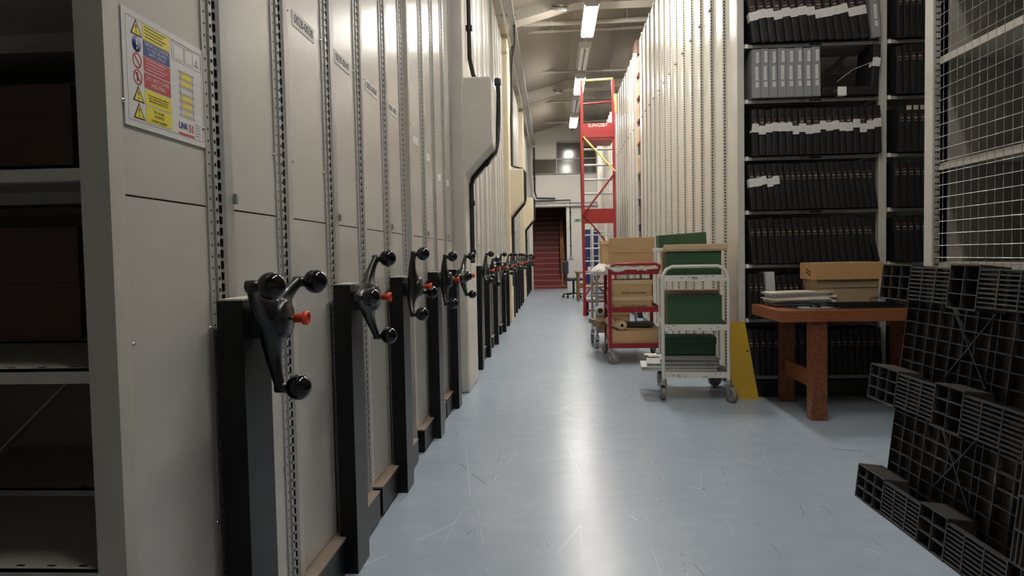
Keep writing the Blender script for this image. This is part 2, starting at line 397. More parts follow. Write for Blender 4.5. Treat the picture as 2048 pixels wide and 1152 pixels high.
conduit('pale pipe dropping from the trunking end to the far wall lintel', [(-.56, 23.3, 4.6), (-.56, 23.45, 3.2), (-.5, 23.5, 2.98), (.1, 23.55, 2.96)], .03, [((-.56, 23.4, 3.6), (0, 0, 1))])

# trunking along the left
tk = thing('cable_trunking', 'long galvanised cable trunking hung along the top of the left shelving', 'trunking', (0, 0, 0))
MB().box(-.62, -.52, 3.0, 23.4, 4.68, 4.74).build('channel', 'galv', tk)
MB().box(-.68, -.645, 3.0, 23.4, 4.66, 4.70).build('side_rail', 'pipe', tk)
for y in (5.0, 8.0, 11.0, 14.0, 17.0, 20.0, 23.0):
    MB().box(-.72, -.5, y, y + .05, 4.742, 4.77).box(-.63, -.61, y, y + .05, 4.77, 5.12).build('hanger', 'galv', tk)
MB().tube([(-.54, 11.2, 4.66), (-.56, 11.6, 4.5), (-.62, 12.0, 4.42), (-.64, 12.1, 4.2)], .018).build('loose_cable', 'cable', tk)

# ceiling pipes
for y, r, z, lab in ((12.7, .045, 5.17, 'thick pale pipe crossing the ceiling nearest the camera'), (13.3, .03, 5.22, 'thin pale pipe crossing just beyond the thick ceiling pipe'),
                     (16.35, .03, 5.25, 'thin pale pipe crossing above the lit lamp behind the ladder'), (19.6, .03, 5.27, 'pale pipe crossing the ceiling behind the ladder guard rail'), (22.6, .035, 5.27, 'pale pipe crossing the ceiling close to the far wall')):
    t = thing('ceiling_pipe', lab, 'pipe', (0, y, z))
    MB().tube([(-.45, 0, -.02), (3.4, 0, 0)], r, 10).build('pipe', 'pipe', t)
    for x in (.05, 1.35, 2.4): MB().box(x - .008, x + .008, -.01, .01, r * .6, 5.4 - z + .03).lathe([(r + .012, -.015), (r + .012, .015)], (x, 0, 0), (1, 0, 0), 10).build('hanger', 'pipe', t)
sd = thing('smoke_detector', 'white disc detector fixed under the nearest sloping beam', 'detector', (.18, 11.86, 5.1))
MB().lathe([(0, 0), (.11, 0), (.12, .03), (.05, .06), (.05, .1)], (0, 0, -.02), (0.1, -.4, .9), 20).build('disc', 'white', sd)
MB().lathe([(.14, 0), (.14, .012)], (0, 0.02, .055), (0.1, -.4, .9), 20).build('mounting_plate', 'rubber', sd)
s2 = copy_tree(sd); s2.location = (.2, 17.83, 5.11); s2['label'] = 'white disc detector fixed under the second beam, beyond the nearest lamps'

# ------------------------------------------------------------------ ceiling lights in one line above the aisle
LX, LZ = .65, 4.86
tr = thing('lighting_trunking', 'narrow grey lighting channel carrying the line of lamps', 'trunking', (LX, 0, LZ))
MB().box(-.03, .03, -3, 22.5, .1, .15).build('channel', 'galv', tr)
for y in (-2, 2, 6, 8.3, 10.6, 12.9, 15.05, 17.4, 19.5, 21.9): MB().box(-.01, .01, y - .01, y + .01, .15, 5.4 - LZ + .02).build('hanger', 'galv', tr)
def lamp_thing(lit, dm=None):
    t = thing('ceiling_light', '', 'ceiling light', (LX, 0, LZ))
    MB().box(-.112, .112, 0, 1.56, .052, .1).box(-.112, -.1, 0, 1.56, .008, .052).box(.1, .112, 0, 1.56, .008, .052).build('body', 'lampbody', t, .004)  # wide top and side wings added to keep diffuser light off the ceiling
    for sx in (-.05, .05): MB().prism([(sx - .045, .05), (sx + .045, .05), (sx + .04, 0), (sx + .025, -.025), (sx - .025, -.025), (sx - .04, 0)], 1, .03, 1.53).build('diffuser', dm or ('diff_on' if lit else 'diff_off'), t)
    for y in (0, 1.53): MB().box(-.1, .1, y, y + .03, -.02, .06).build('end_cap', 'lampbody', t)
    return t
lit_ys = [(-1.95, 0), (.2, 2), (2.35, 2), (4.4, 0), (6.6, 1), (8.8, 0), (11.0, 1), (13.2, 0), (15.42, 1), (17.5, 0), (19.75, 1)]
PL = lamp_thing(True); PU = lamp_thing(False); PH = lamp_thing(True, 'diff_half'); used = {0: False, 1: False, 2: False}
lab_l = {11.0: 'lit twin fluorescent lamp nearest the camera over the aisle', 13.2: 'unlit lamp between the two nearest lit lamps', 15.42: 'lit lamp just left of the ladder guard rail',
         17.5: 'unlit lamp beyond the lamp at the ladder guard rail', 19.75: 'farthest lit lamp, before the far wall windows'}
for y, l in lit_ys:
    src = (PU, PL, PH)[l]
    o = src if not used[l] else copy_tree(src)
    used[l] = True; o.location = (LX, y, LZ)
    o['label'] = lab_l.get(y, '%s twin fluorescent lamp overhead outside the photo, %s along the channel' % (('unlit', 'lit', 'dim lit')[l], ORD[[a for a, b in lit_ys].index(y)]))
    o['group'] = 'lamps in the line above the aisle'

# ------------------------------------------------------------------ left: mobile shelving units with crank wheels
XP = -.785                     # plane of the end panels
TOPZ = 4.65
PITCH = .0264
def perf_mesh(w, top, back=.05, cols=((.012, .005, .005), (.037, .008, .008), (.064, .008, .018)), sgn=1):
    """folded perforated upright; local y 0..w, aisle face at x=0 looking along +X (sgn=1) or -X (sgn=-1)"""
    prof = [(0, -back), (0, 0), (.022, 0), (.024, -.009), (.028, -.009), (.030, .003), (.046, .003), (.05, -.012), (.078, .006), (.08, .006)]
    if w > .1: prof += [(.084, .006), (w - .004, .006), (w, 0)]
    prof += [(w, -back)]
    m = MB(); n = len(prof)
    vs = [(sgn * x, y, z) for z in (.12, top) for y, x in prof]
    m.add(vs, [(i, i + 1, i + 1 + n, i + n) for i in range(n - 1)], 0)
    zs = .16
    xs = {0: .0006, 1: .0036, 2: -.0021}
    while zs < top - .03:
        for k, (yc, hw, hh) in enumerate(cols):
            x = sgn * xs[k]
            dx = hw / 2 * .64 if k == 2 else 0
            m.quad((x - dx, yc - hw / 2, zs), (x + dx, yc + hw / 2, zs), (x + dx, yc + hw / 2, zs + hh), (x - dx, yc - hw / 2, zs + hh), 1)
        zs += PITCH
    return m
perf_c = perf_mesh(.125, TOPZ).mesh('perforated_upright', ['upright', 'hole_shade'])
perf_e = perf_mesh(.08, TOPZ).mesh('perforated_upright', ['upright', 'hole_shade'])
seam = 1.225
def panel_mesh(w):
    lo = MB().box(-.02, 0, 0, w, .135, seam)
    up = MB().box(-.02, .0, 0, w, seam + .004, TOPZ)
    return lo.mesh('end_panel', 'panel'), up.mesh('end_panel', 'panel')
pA = panel_mesh(.315); pB = panel_mesh(.285)

# crank wheel
def wheel_meshes():
    m = MB(); N = 14
    for a in range(3):
        th = 2 * math.pi * a / 3
        secs = 14; vs = []
        for i in range(secs + 1):
            r = .170 * i / secs
            w = .0145 + .046 * math.exp(-(r / .078) ** 2); tk = .012 + .017 * math.exp(-(r / .085) ** 2)
            x = .045 + .008 * (r / .17) - .012 * math.sin(math.pi * min(1, r / .17))
            if i == secs: w *= .8; tk *= .8
            for j in range(N):
                p = 2 * math.pi * j / N
                lx, ly = x + tk * math.sin(p), w * math.cos(p)
                vs.append((lx, r * math.cos(th) - ly * math.sin(th), r * math.sin(th) + ly * math.cos(th)))
        fs = [(i * N + j, i * N + (j + 1) % N, (i + 1) * N + (j + 1) % N, (i + 1) * N + j) for i in range(secs) for j in range(N)]
        fs.append(tuple(secs * N + j for j in range(N)))
        m.add(vs, fs, 0, True)
        cy, cz = .163 * math.cos(th), .163 * math.sin(th)
        m.lathe([(0, .04), (.013, .04), (.0135, .064), (.011, .066), (.011, .075)], (0, cy, cz), (1, 0, 0), 14)
    m.lathe([(.048, -.002), (.048, .03), (.048, .058), (.045, .070), (.042, .0755), (.0405, .0765), (.039, .0755), (.0375, .0765), (0, .077)], (0, 0, 0), (1, 0, 0), 28)
    ball = MB().sphere((0, 0, 0), .0305, 28).mesh('ball_knob', 'ball')
    btn = MB().lathe([(.0, .075), (.0045, .075), (.0045, .092)], (0, 0, 0), (1, 0, 0), 12, 1)
    btn.lathe([(0, .09), (.0105, .09), (.0105, .108), (.0165, .112), (.0165, .124), (.013, .125), (.011, .120), (0, .119)], (0, 0, 0), (1, 0, 0), 18, 0)
    return m.mesh('crank_wheel', 'cast'), ball, btn.mesh('lock_button', ['red_plastic', 'chrome'])
WM, WBALL, WBTN = wheel_meshes()
ped_m = MB().box(.027, .087, -.075, .075, .0, 1.012).mesh('pedestal', 'black')
pedt_m = MB().box(.029, .085, -.073, .073, 1.012, 1.016).mesh('pedestal_cap', 'post')
post_m = MB().box(-.05, .004, 0, .045, .0, TOPZ).mesh('corner_post', 'post')
carc_m = MB().box(-3.2, -.02, .05, .84, .14, TOPZ - .02).mesh('shelf_body', 'gshelf')
plinth_m = MB().box(-3.2, .045, .02, .83, .012, .125, 0).box(-.02, .047, .02, .83, .125, .132, 1).mesh('base_plinth', ['black', 'ledge'])
bolt_m = MB()
for z in (.5, .95, 1.4, 1.85, 2.4, 3.0):
    bolt_m.sphere((.002, 0, z), .0045, 8)
bolt_m = bolt_m.mesh('bolt', 'chrome')
clip_m = MB().box(0, .008, 0, .012, 1.24, 1.265).mesh('panel_clip', 'galv')

def mobile_unit(y0, ang, label, first=False, flat=True, tags=()):
    t = thing('mobile_shelving_unit', label, 'shelving', (XP, y0, 0), 0, 'mobile shelving units along the aisle')
    for me, y in ((pA[0], .045), (pA[1], .045), (pB[0], .485), (pB[1], .485)):
        link('end_panel', me, t).location = (0, y, 0)
    link('perforated_upright', perf_c, t).location = (.004, .36, 0)
    link('perforated_upright', perf_e, t).location = (.004, .77, 0)
    link('corner_post', post_m, t)
    if not first: link('shelf_body', carc_m, t)
    p = link('base_plinth', plinth_m, t)
    p = link('pedestal', ped_m, t); p.location = (0, .41, 0)
    link('pedestal_cap', pedt_m, p)
    if y0 < 6:
        for y in (.052, .352, .762): link('bolt', bolt_m, t).location = (0, y, 0)
        link('panel_clip', clip_m, t).location = (.012, .475, 0)
    w = link('crank_wheel', WM, t); w.location = (.087, .41, .965)
    for a in range(3):
        th = 2 * math.pi * a / 3
        b = link('ball_knob', WBALL, w); b.location = (.095, .163 * math.cos(th), .163 * math.sin(th))
    link('lock_button', WBTN, w)
    w.rotation_euler = (R(ang), 0, 0)
    for (txt, y, z, col, wd) in tags:
        pl = MB().box(.0003, .0014, y - wd / 2, y + wd / 2, z - .024, z + .024).build('number_label', 'white', t)
        text('numbers', txt, wd * .20 if len(txt) > 6 else .04, col, pl, (.0016, y, z), ROT_PX, 1.0)
    return t
U = [(1.23, 30, 'nearest mobile shelving unit, its open shelves facing the camera and a notice on its end', ()),
     (2.085, 57, 'mobile shelving unit with end labels 0028-0038 and 0039-0049', (('0028-0038', .195, 1.845, 'ink', .2), ('0039-0049', .615, 1.845, 'ink', .2))),
     (2.94, -12, 'mobile shelving unit with end labels 0050-0060 and 0061-0071', (('0050-0060', .2, 1.845, 'ink', .2), ('0061-0071', .62, 1.838, 'ink', .2))),
     (3.94, 0, 'fourth mobile shelving unit, standing off by a gap from the third', (('-', .2, 1.78, 'sred', .16), ('-', .62, 1.74, 'sred', .12))),
     (4.79, 60, 'mobile shelving unit right before the first concrete column', (('-', .2, 1.66, 'sred', .12), ('-', .6, 1.66, 'sred', .1)))]
w1 = ['first', 'second', 'third', 'fourth', 'fifth']
for i, y in enumerate((6.56, 7.41, 8.54, 9.99, 10.9)): U.append((y, [95, 20, 100, 75, 88][i], '%s mobile shelving unit beyond the first concrete column' % w1[i], ()))
for i, y in enumerate((12.62, 13.49, 14.51, 15.42, 16.42)): U.append((y, 85 + 9 * i, '%s mobile shelving unit beyond the second concrete column' % w1[i], ()))
for i, y in enumerate((18.5, 19.5, 20.6, 21.7, 22.7)): U.append((y, 70 + 23 * i, '%s mobile shelving unit beyond the farthest concrete column' % w1[i], ()))
units = [mobile_unit(y, a, l, i == 0, tags=tg) for i, (y, a, l, tg) in enumerate(U)]

# the first unit is open: shelves front and back, posts, and dark boxes inside
u1 = units[0]
for k, z in enumerate((.17, .545, .914, 1.278, 1.645, 2.01, 2.4, 2.8, 3.2)):
    for (ya, yb) in ((.002, .40), (.46, .845)):
        m = MB().box(-3.2, -.03, ya, yb, z - .006, z)
        m.box(-3.2, -.034, ya, ya + .003, z - .028, z); m.box(-3.2, -.034, yb - .003, yb, z - .028, z)
        m.box(-3.2, -.034, ya + .003, ya + .025, z - .028, z - .025)
        for x in (-.09, -.15, -.21, -.3, -.4): m.box(x - .008, x + .008, ya + .012, ya + .018, z, z + .0006, 1)
        m.build('shelf', ['shelf', 'hole_shade'], u1)
bm_ = MB()
for x in (-1.05, -2.1, -3.15):
    for y in (0.0, .40, .46, .8): bm_.box(x - .02, x + .02, y, y + .045, .13, TOPZ)
bm_.build('inner_post', 'post', u1)
MB().bar((-.3, .43, .25), (-1.0, .43, .9), .03, .004).bar((-1.0, .43, .25), (-.3, .43, .9), .03, .004).build('cross_brace', 'post', u1)
for txt, z in (('0038', 1.631), ('0027', .531)):
    pl = MB().box(-.2, -.06, .457, .459, z - .013, z + .013).build('shelf_label', 'gshelf', u1)
    text('numbers', txt, .026, 'ink', pl, (-.1, .4565, z), ROT_NY)

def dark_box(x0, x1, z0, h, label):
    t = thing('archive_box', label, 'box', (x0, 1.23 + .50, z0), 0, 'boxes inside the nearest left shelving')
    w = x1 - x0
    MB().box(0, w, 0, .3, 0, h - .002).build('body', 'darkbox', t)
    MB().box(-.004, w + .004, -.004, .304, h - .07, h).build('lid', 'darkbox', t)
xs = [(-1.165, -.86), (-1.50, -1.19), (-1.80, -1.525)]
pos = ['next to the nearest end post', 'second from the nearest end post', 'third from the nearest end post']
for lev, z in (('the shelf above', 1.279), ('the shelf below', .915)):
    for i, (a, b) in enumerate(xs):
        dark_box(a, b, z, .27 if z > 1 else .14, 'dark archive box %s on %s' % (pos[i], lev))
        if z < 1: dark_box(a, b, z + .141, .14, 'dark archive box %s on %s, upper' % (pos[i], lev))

# safety notice on the nearest end panel
sg = thing('safety_notice', 'laminated white notice with yellow, red and blue warning panels on the nearest shelf end', 'notice', (XP + .0015, 1.287, 1.358))
SW, SH = .308, .218
MB().box(0, .0015, 0, SW, 0, SH).build('sheet', 'lam', sg)
bd = MB()
def frame(m, y0, y1, z0, z1, w=.0008):
    for a in ((y0, y1, z0, z0 + w), (y0, y1, z1 - w, z1), (y0, y0 + w, z0, z1), (y1 - w, y1, z0, z1)): m.box(.0015, .0018, *a)
frame(bd, .012, SW - .012, .012, SH - .012); frame(bd, .172, SW - .014, .165, SH - .014); frame(bd, .18, .222, .17, .2); frame(bd, .225, .26, .17, .2)
bd.build('ruled_border', 'gfolder', sg)
rows = [('yellow', .175, .204, 0), ('sblue', .144, .173, 1), ('sred', .114, .142, 2), ('sred', .082, .111, 3), ('yellow', .050, .079, 0), ('yellow', .017, .047, 0)]
msgs = [None, 'REPORT ALL DAMAGE\nTO THE SHELVING\nSAFETY OFFICER', None, 'DO NOT CLIMB\nSHELVING', "It is the Operator's Responsibility to\nEnsure that this Notice and Load\nSafety Notices are Made Known", 'If in doubt\nALWAYS\ncontact supplier']
szs = [0, .0085, 0, .0115, .0052, .0088]
for (c, z0, z1, sy), ms, sz_ in zip(rows, msgs, szs):
    pn = MB().box(.0015, .0019, .068, .163, z0, z1).build('warning_panel', c, sg)
    ink = 'ink' if c == 'yellow' else 'white'
    if ms: text('wording', ms, sz_, ink, pn, (.0020, .1155, (z0 + z1) / 2), ROT_PX, 1.0, ext=.0001)
    else:
        lm = MB()
        for k in range(4):
            lm.box(.0019, .0021, .074, .15 - .012 * (k % 2), z1 - .005 - k * .0062, z1 - .0035 - k * .0062)
        lm.build('fine_print', ink, pn)
    zc = (z0 + z1) / 2; yc = .046
    if sy == 0:
        sb = MB().prism([(yc - .019, zc - .015), (yc + .019, zc - .015), (yc, zc + .016)], 0, .0015, .0018, 0)
        sb.prism([(yc - .014, zc - .0125), (yc + .014, zc - .0125), (yc, zc + .011)], 0, .0018, .0020, 1)
        sb.prism([(yc - .0008, zc - .004), (yc + .0008, zc - .004), (yc + .002, zc + .005), (yc - .002, zc + .005)], 0, .002, .0022, 0)
        sb.box(.002, .0022, yc - .0015, yc + .0015, zc - .010, zc - .007, 0)
        sb.build('warning_triangle', ['ink', 'yellow'], sg)
    elif sy == 1:
        sb = MB().lathe([(0, .0003), (.015, .0003), (.015, 0)], (.0015, yc, zc), (1, 0, 0), 28, 0)
        sb.box(.0018, .0021, yc - .002, yc + .002, zc - .002, zc + .011, 1).box(.0018, .0021, yc - .002, yc + .002, zc - .010, zc - .006, 1)
        sb.build('mandatory_symbol', ['sblue', 'white'], sg)
    else:
        sb = MB().lathe([(.0148, 0), (.0148, .0005), (.0122, .0005), (.0122, 0)], (.0015, yc, zc), (1, 0, 0), 28, 0)
        if sy == 3:
            sb.sphere((.0017, yc - .001, zc + .007), .0024, 8, 1, sc=(.1, 1, 1)); sb.prism([(yc - .003, zc - .002), (yc + .003, zc - .001), (yc + .002, zc + .005), (yc - .002, zc + .005)], 0, .0015, .0018, 1)
            sb.prism([(yc - .003, zc - .009), (yc - .001, zc - .009), (yc + .001, zc - .001), (yc - .003, zc - .001)], 0, .0015, .0018, 1)
            sb.prism([(yc + .003, zc - .007), (yc + .005, zc - .007), (yc + .003, zc - .001), (yc, zc - .001)], 0, .0015, .0018, 1)
        sb.prism([(yc - .011, zc + .009), (yc - .009, zc + .011), (yc + .011, zc - .009), (yc + .009, zc - .011)], 0, .0018, .0021, 0)
        sb.build('prohibition_symbol', ['sred', 'ink'], sg)
dg_ = MB()
for k in range(7):
    z = .148 - k * .0155
    dg_.box(.0015, .0018, .196, .262, z, z + .001); dg_.box(.0015, .0018, .196, .262, z - .003, z - .002)
    if k < 6:
        dg_.box(.0015, .0018, .203, .2045, z - .0155, z); dg_.box(.0015, .0018, .254, .2555, z - .0155, z)
        if k not in (2, 5): dg_.box(.0015, .0017, .209, .25, z - .0135, z - .0035, 1)
    if k == 5: dg_.prism([(.212, z - .013), (.248, z - .013), (.23, z - .004)], 0, .0015, .0017, 1)
for k in range(5): dg_.box(.0015, .0018, .262, .285 - .003 * (k % 3), .044 - k * .006, .0455 - k * .006)
dg_.box(.0015, .0018, .268, .284, .172, .178, 2); dg_.prism([(.271, .181), (.281, .181), (.276, .19)], 0, .0015, .0018, 2)
dg_.build('load_diagram', ['gfolder', 'yellow', 'gfolder'], sg)
lg = MB().box(.0015, .0017, .19, .255, .014, .0185).build('logo_bar', 'sred', sg)
text('logo_wording', 'LINK', .019, 'sblue', lg, (.0019, .209, .033), ROT_PX, .9)
text('logo_number', '51', .024, 'sred', lg, (.0019, .243, .031), ROT_PX, .95)

# ------------------------------------------------------------------ right: fixed shelving ranges
XR = 1.42
RT = 4.48
def rperf_mesh():
    prof = [(.05, 0), (-.006, 0), (-.006, .012), (.0, .014), (.0, .02), (-.016, .022), (-.019, .025), (-.019, .05), (-.016, .054), (-.004, .07), (-.004, .08), (.05, .08)]
    m = MB(); n = len(prof); m.add([(x, y, z) for z in (.1, RT) for x, y in prof], [(i, i + 1, i + 1 + n, i + n) for i in range(n - 1)], 0)
    z = .15
    while z < RT - .03:
        m.quad((-.0145, .0212, z), (-.003, .0197, z), (-.003, .0197, z + .016), (-.0145, .0212, z + .016), 1)
        m.quad((-.0196, .031, z), (-.0196, .044, z), (-.0196, .044, z + .014), (-.0196, .031, z + .014), 1)
        m.quad((-.0066, .004, z), (-.0066, .008, z), (-.0066, .008, z + .005), (-.0066, .004, z + .005), 1)
        z += PITCH
    return m
rperf = rperf_mesh().mesh('perforated_upright', ['rupright', 'hole_shade2'])
def wavy(w, top):
    m = MB(); N = 6; prof = [(0, .02)]
    for i in range(N + 1):
        s = i / N; prof.append((s * w, .004 * (1 - math.sin(math.pi * s)) ))
    prof += [(w, .02)]
    n = len(prof); vs = [(x, y, z) for z in (.1, top) for y, x in prof]
    m.add(vs, [(i, i + 1, i + 1 + n, i + n) for i in range(n - 1)], 0, False)
    return m.mesh('end_panel', 'rpanel')
rpan = wavy(.354, RT)
rclip = MB().prism([(0.015, 3.2), (.075, 3.2), (.07, 3.213), (.02, 3.213)], 0, -.03, .0).mesh('panel_clip', 'gfolder')
rbody = MB().box(.02, 3.6, .03, .83, .1, RT - .03).mesh('shelf_body', 'gshelf')
rbase = MB().box(.015, 3.6, .01, .86, 0, .1).mesh('base_plinth', 'rubber')
rcap = MB().box(.0, .06, 0, .868, RT - .0, RT + .006).mesh('end_cap', 'rubber')
def fixed_range(y0, label, body=True):
    t = thing('shelving_range', label, 'shelving', (XR, y0, 0), 0, 'fixed shelving ranges on the right')
    for y in (0.0, .434):
        link('perforated_upright', rperf, t).location = (0, y, 0)
        link('end_panel', rpan, t).location = (0, y + .08, 0)
        link('panel_clip', rclip, t).location = (0, y, 0)
    link('base_plinth', rbase, t); link('end_cap', rcap, t)
    if body: link('shelf_body', rbody, t)
    return t
ry = [6.387 + .868 * i for i in range(6)]
for i, y in enumerate(ry): fixed_range(y, '%s cream shelving range back from the bookcase, in the near block' % ORD[i])
for i in range(4): fixed_range(12.3 + .868 * i, '%s cream shelving range of the middle block behind the ladder' % ORD[i])
for i in range(6): fixed_range(17.25 + .9 * i, '%s cream shelving range of the far block near the back wall' % ORD[i])
# boxes seen in the gap between the first two blocks (on red shelves that face the gap)
gp = thing('box_shelf', 'red shelf boards of the gap beside the middle block, holding brown boxes', 'shelf', (XR + .03, 12.02, 0))
gzs = [.35, .78, 1.2, 1.62, 2.05, 2.47, 2.95, 3.33, 3.71, 4.08]
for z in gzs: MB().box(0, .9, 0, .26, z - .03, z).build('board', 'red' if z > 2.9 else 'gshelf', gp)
MB().box(.9, .94, 0, .26, 0, 4.4).build('post', 'gshelf', gp)
for i, z in enumerate(gzs):
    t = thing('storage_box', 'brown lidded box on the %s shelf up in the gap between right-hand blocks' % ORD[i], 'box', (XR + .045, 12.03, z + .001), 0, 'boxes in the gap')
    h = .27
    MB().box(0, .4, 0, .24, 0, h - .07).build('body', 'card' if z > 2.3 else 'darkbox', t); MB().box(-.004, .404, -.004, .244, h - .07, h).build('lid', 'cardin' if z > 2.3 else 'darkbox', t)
for i, (y, l) in enumerate(((12.4, 'brown box lying on top of the middle block at its near edge'), (13.2, 'brown box on top of the middle block behind the first one'))):
    t = thing('storage_box', l, 'box', (XR + .05, y, RT + .007)); MB().box(0, .4, 0, .5, 0, .18).build('body', 'darkbox', t); MB().box(-.005, .405, -.005, .505, .18, .24).build('lid', 'darkbox', t)

# bookcase: the open face of the first range
YF = 5.45
BX = XR + .014
bc = thing('bookcase', 'grey steel open bookcase full of black volumes behind the desk', 'bookcase', (XR, YF, 0))
shelf_z = [.17, .60, 1.007, 1.406, 1.806, 2.226, 2.631, 3.045, 3.46, 3.88]
MB().box(-.035, .014, 0, .05, 0, RT).build('post', 'rupright', bc)
MB().box(.985, 1.042, 0, .05, 0, RT).build('post', 'rupright', bc)
MB().box(2.03, 2.085, 0, .05, 0, RT).build('post', 'rupright', bc)
MB().box(.0, .04, .86, .90, 0, RT).build('post', 'rupright', bc)
link('perforated_upright', rperf, bc).location = (0, .48, 0)
link('end_panel', rpan, bc).location = (0, .57, 0)
link('panel_clip', rclip, bc).location = (0, .48, 0)
MB().box(0, .012, .05, .48, .1, RT).build('end_panel', 'rpanel', bc)
for z in shelf_z:
    for (a, b) in ((.014, .985), (1.042, 2.03)):
        MB().box(a, b, .001, .42, z - .006, z).box(a, b, .001, .004, z - .03, z).box(a, b, .004, .02, z - .03, z - .027).box(a + .008, a + .03, -.001, .001, z - .03, z, 1).build('shelf', ['gshelf', 'white'], bc)
lbs = ['9635D', '9635E', '9635F', '9635G', '9635H', '9635J', '9635K']
for z, s in zip((3.045, 2.631, 2.226, 1.806, 1.406, 1.007), ('96355', '9635E', '9635F', '9635G', '9635H', '9635J')):
    pl = MB().box(.405, .47, -.0008, .001, z - .028, z - .008).box(.485, .575, -.0008, .001, z - .025, z - .011, 1).build('shelf_label', ['gfolder', 'ink'], bc)
    text('numbers', s, .019, 'ink', pl, (.437, -.0012, z - .018), ROT_NY)
for (a, b) in ((.06, .94), (1.1, 1.98)):
    for z0, z1 in ((1.85, 2.65), (.3, 1.7), (2.75, 4.2)):
        MB().bar((a, .455, z0), (b, .455, z1), .005, .035).bar((b, .461, z0), (a, .461, z1), .005, .035).build('cross_brace', 'gshelf', bc)
MB().box(.012, 2.05, .9, .905, .1, RT).build('back_panel', 'rackback', bc)
MB().box(.014, 2.05, .02, .4, 0, .12).build('base_plinth', 'rubber', bc)
for z in (2.30, 2.5): MB().box(.05, .98, .47, .475, z, z + .035).build('rear_rail', 'rupright', bc)

# --- volumes
def book_mesh(w, h, d=.28):
    b = .004; m = MB()
    e = min(.008, w * .2)
    prof = [(0, d), (0, e), (e * .4, e * .25), (w * .3, 0), (w * .7, 0), (w - e * .4, e * .25), (w, e), (w, d), (w - b, d), (w - b, .02), (b, .02), (b, d)]
    m.prism(prof, 2, 0, h, 0)
    m.box(b, w - b, .02, d - .006, .004, h - .006, 1)
    return m.mesh('volume', ['book', 'pages'])
def title_mesh(w, seed):
    r = random.Random(seed); m = MB()
    for k, (z, mi, hh) in enumerate(((0, 0, .010), (-.022, 1, .011), (-.042, 2, .010))):
        ww = w * (.5 if mi else .45); x = w / 2 - ww / 2; n = 3 if mi < 2 else 4
        for i in range(n):
            if k == 2 and i == 1: m.box(x + ww / n * i + .002, x + ww / n * (i + 1) - .002, -.0008, .0003, z + hh * .4, z + hh * .6, mi); continue
            s = ww / n; a = x + s * i + s * .1; q = s * .8
            m.box(a, a + q * .35, -.0008, .0003, z, z + hh, mi); m.box(a, a + q, -.0008, .0003, z + hh * .72, z + hh, mi)
            if r.random() < .6: m.box(a, a + q, -.0008, .0003, z, z + hh * .25, mi)
            if r.random() < .6: m.box(a + q * .65, a + q, -.0008, .0003, z + hh * .1, z + hh, mi)
    return m.mesh('spine_lettering', ['redl', 'goldw', 'gold'])
def band_mesh(w, d=.28):
    m = MB().box(-.0012, w + .0012, -.0022, -.0005, 0, .062, 0).box(-.0012, -.0002, -.0022, .06, 0, .06, 0).box(w + .0002, w + .0012, -.0022, .06, 0, .06, 0)
    for k in range(3): m.box(w * .15, w * .85, -.0026, -.0022, .012 + k * .013, .0145 + k * .013, 1)
    m.box(w * .1, w * .9, -.0026, -.0022, .057, .0585, 1)
    return m.mesh('paper_band', ['white', 'lfolder'])
bk = {}
def book_parts(w, h):
    key = (round(w, 3), round(h, 3))
    if key not in bk: bk[key] = (book_mesh(w, h), [title_mesh(w, s) for s in range(3)], band_mesh(w))
    return bk[key]
def place_book(x, y, z, w, h, lean, label, group, band=None, title=.28, numtag=None, dtitle=0):
    me, ti, ba = book_parts(w, h)
    t = thing('bound_volume', label, 'book', (x, y, z), 0, group)
    t.rotation_euler = (0, R(-lean), 0)
    link('cover', me, t)
    if title: link('spine_lettering', ti[rnd.randrange(3)], t).location = (0, 0, title + dtitle)
    if band is not None:
        b = link('paper_band', ba, t); b.location = (0, 0, band); b.rotation_euler = (0, R(rnd.uniform(-4, 4)), 0)
    if numtag:
        nt_ = MB().box(.008, w - .006, -.002, -.0005, h - .034, h - .004).build('number_tag', 'paper2', t)
        text('numbers', numtag, .022, 'ink', nt_, (w / 2, -.0023, h - .019), ROT_NY)
    return t
OV = .045                       # how far the spines stand in front of the shelf edge
def row(z, x0, n, w, h, l0, l1, shelf, bay, bands=(), band_z=.15, ov=OV, title=.27, start=0, gap=.0018, skip=()):
    x = x0
    for i in range(n):
        s = i / max(1, n - 1); lean = l0 + (l1 - l0) * s + rnd.uniform(-.08, .08)
        ww = w + rnd.choice((-.004, 0, 0, .004)); hh = h + rnd.choice((-.006, 0, 0, .005))
        has = i in bands
        lab = 'black bound volume%s, %s from left, %s, %s' % (' with white band' if has else '', ORD[i + start], shelf, bay)
        if i not in skip: place_book(x, YF - ov + rnd.uniform(-.006, .006), z + .0005, ww, hh, lean, lab, 'volumes on the %s, %s' % (shelf, bay), band_z + rnd.uniform(-.02, .02) if has else None, title)
        x += ww / math.cos(R(lean)) + gap
    return x
wide, narrow = 'wide bay', 'narrow bay'
sh = ['seventh shelf down', 'sixth shelf down', 'fifth shelf down', 'fourth shelf down', 'third shelf down', 'second shelf down', 'top visible shelf']
x = row(shelf_z[6], BX + .055, 14, .0575, .345, 7, 9, sh[6], wide, range(14), .17)
g = thing('document_box', 'light grey box at the right end of the top visible shelf', 'box', (x + .01, YF - .05, shelf_z[6] + .0005)); g.rotation_euler = (0, R(-4), 0)
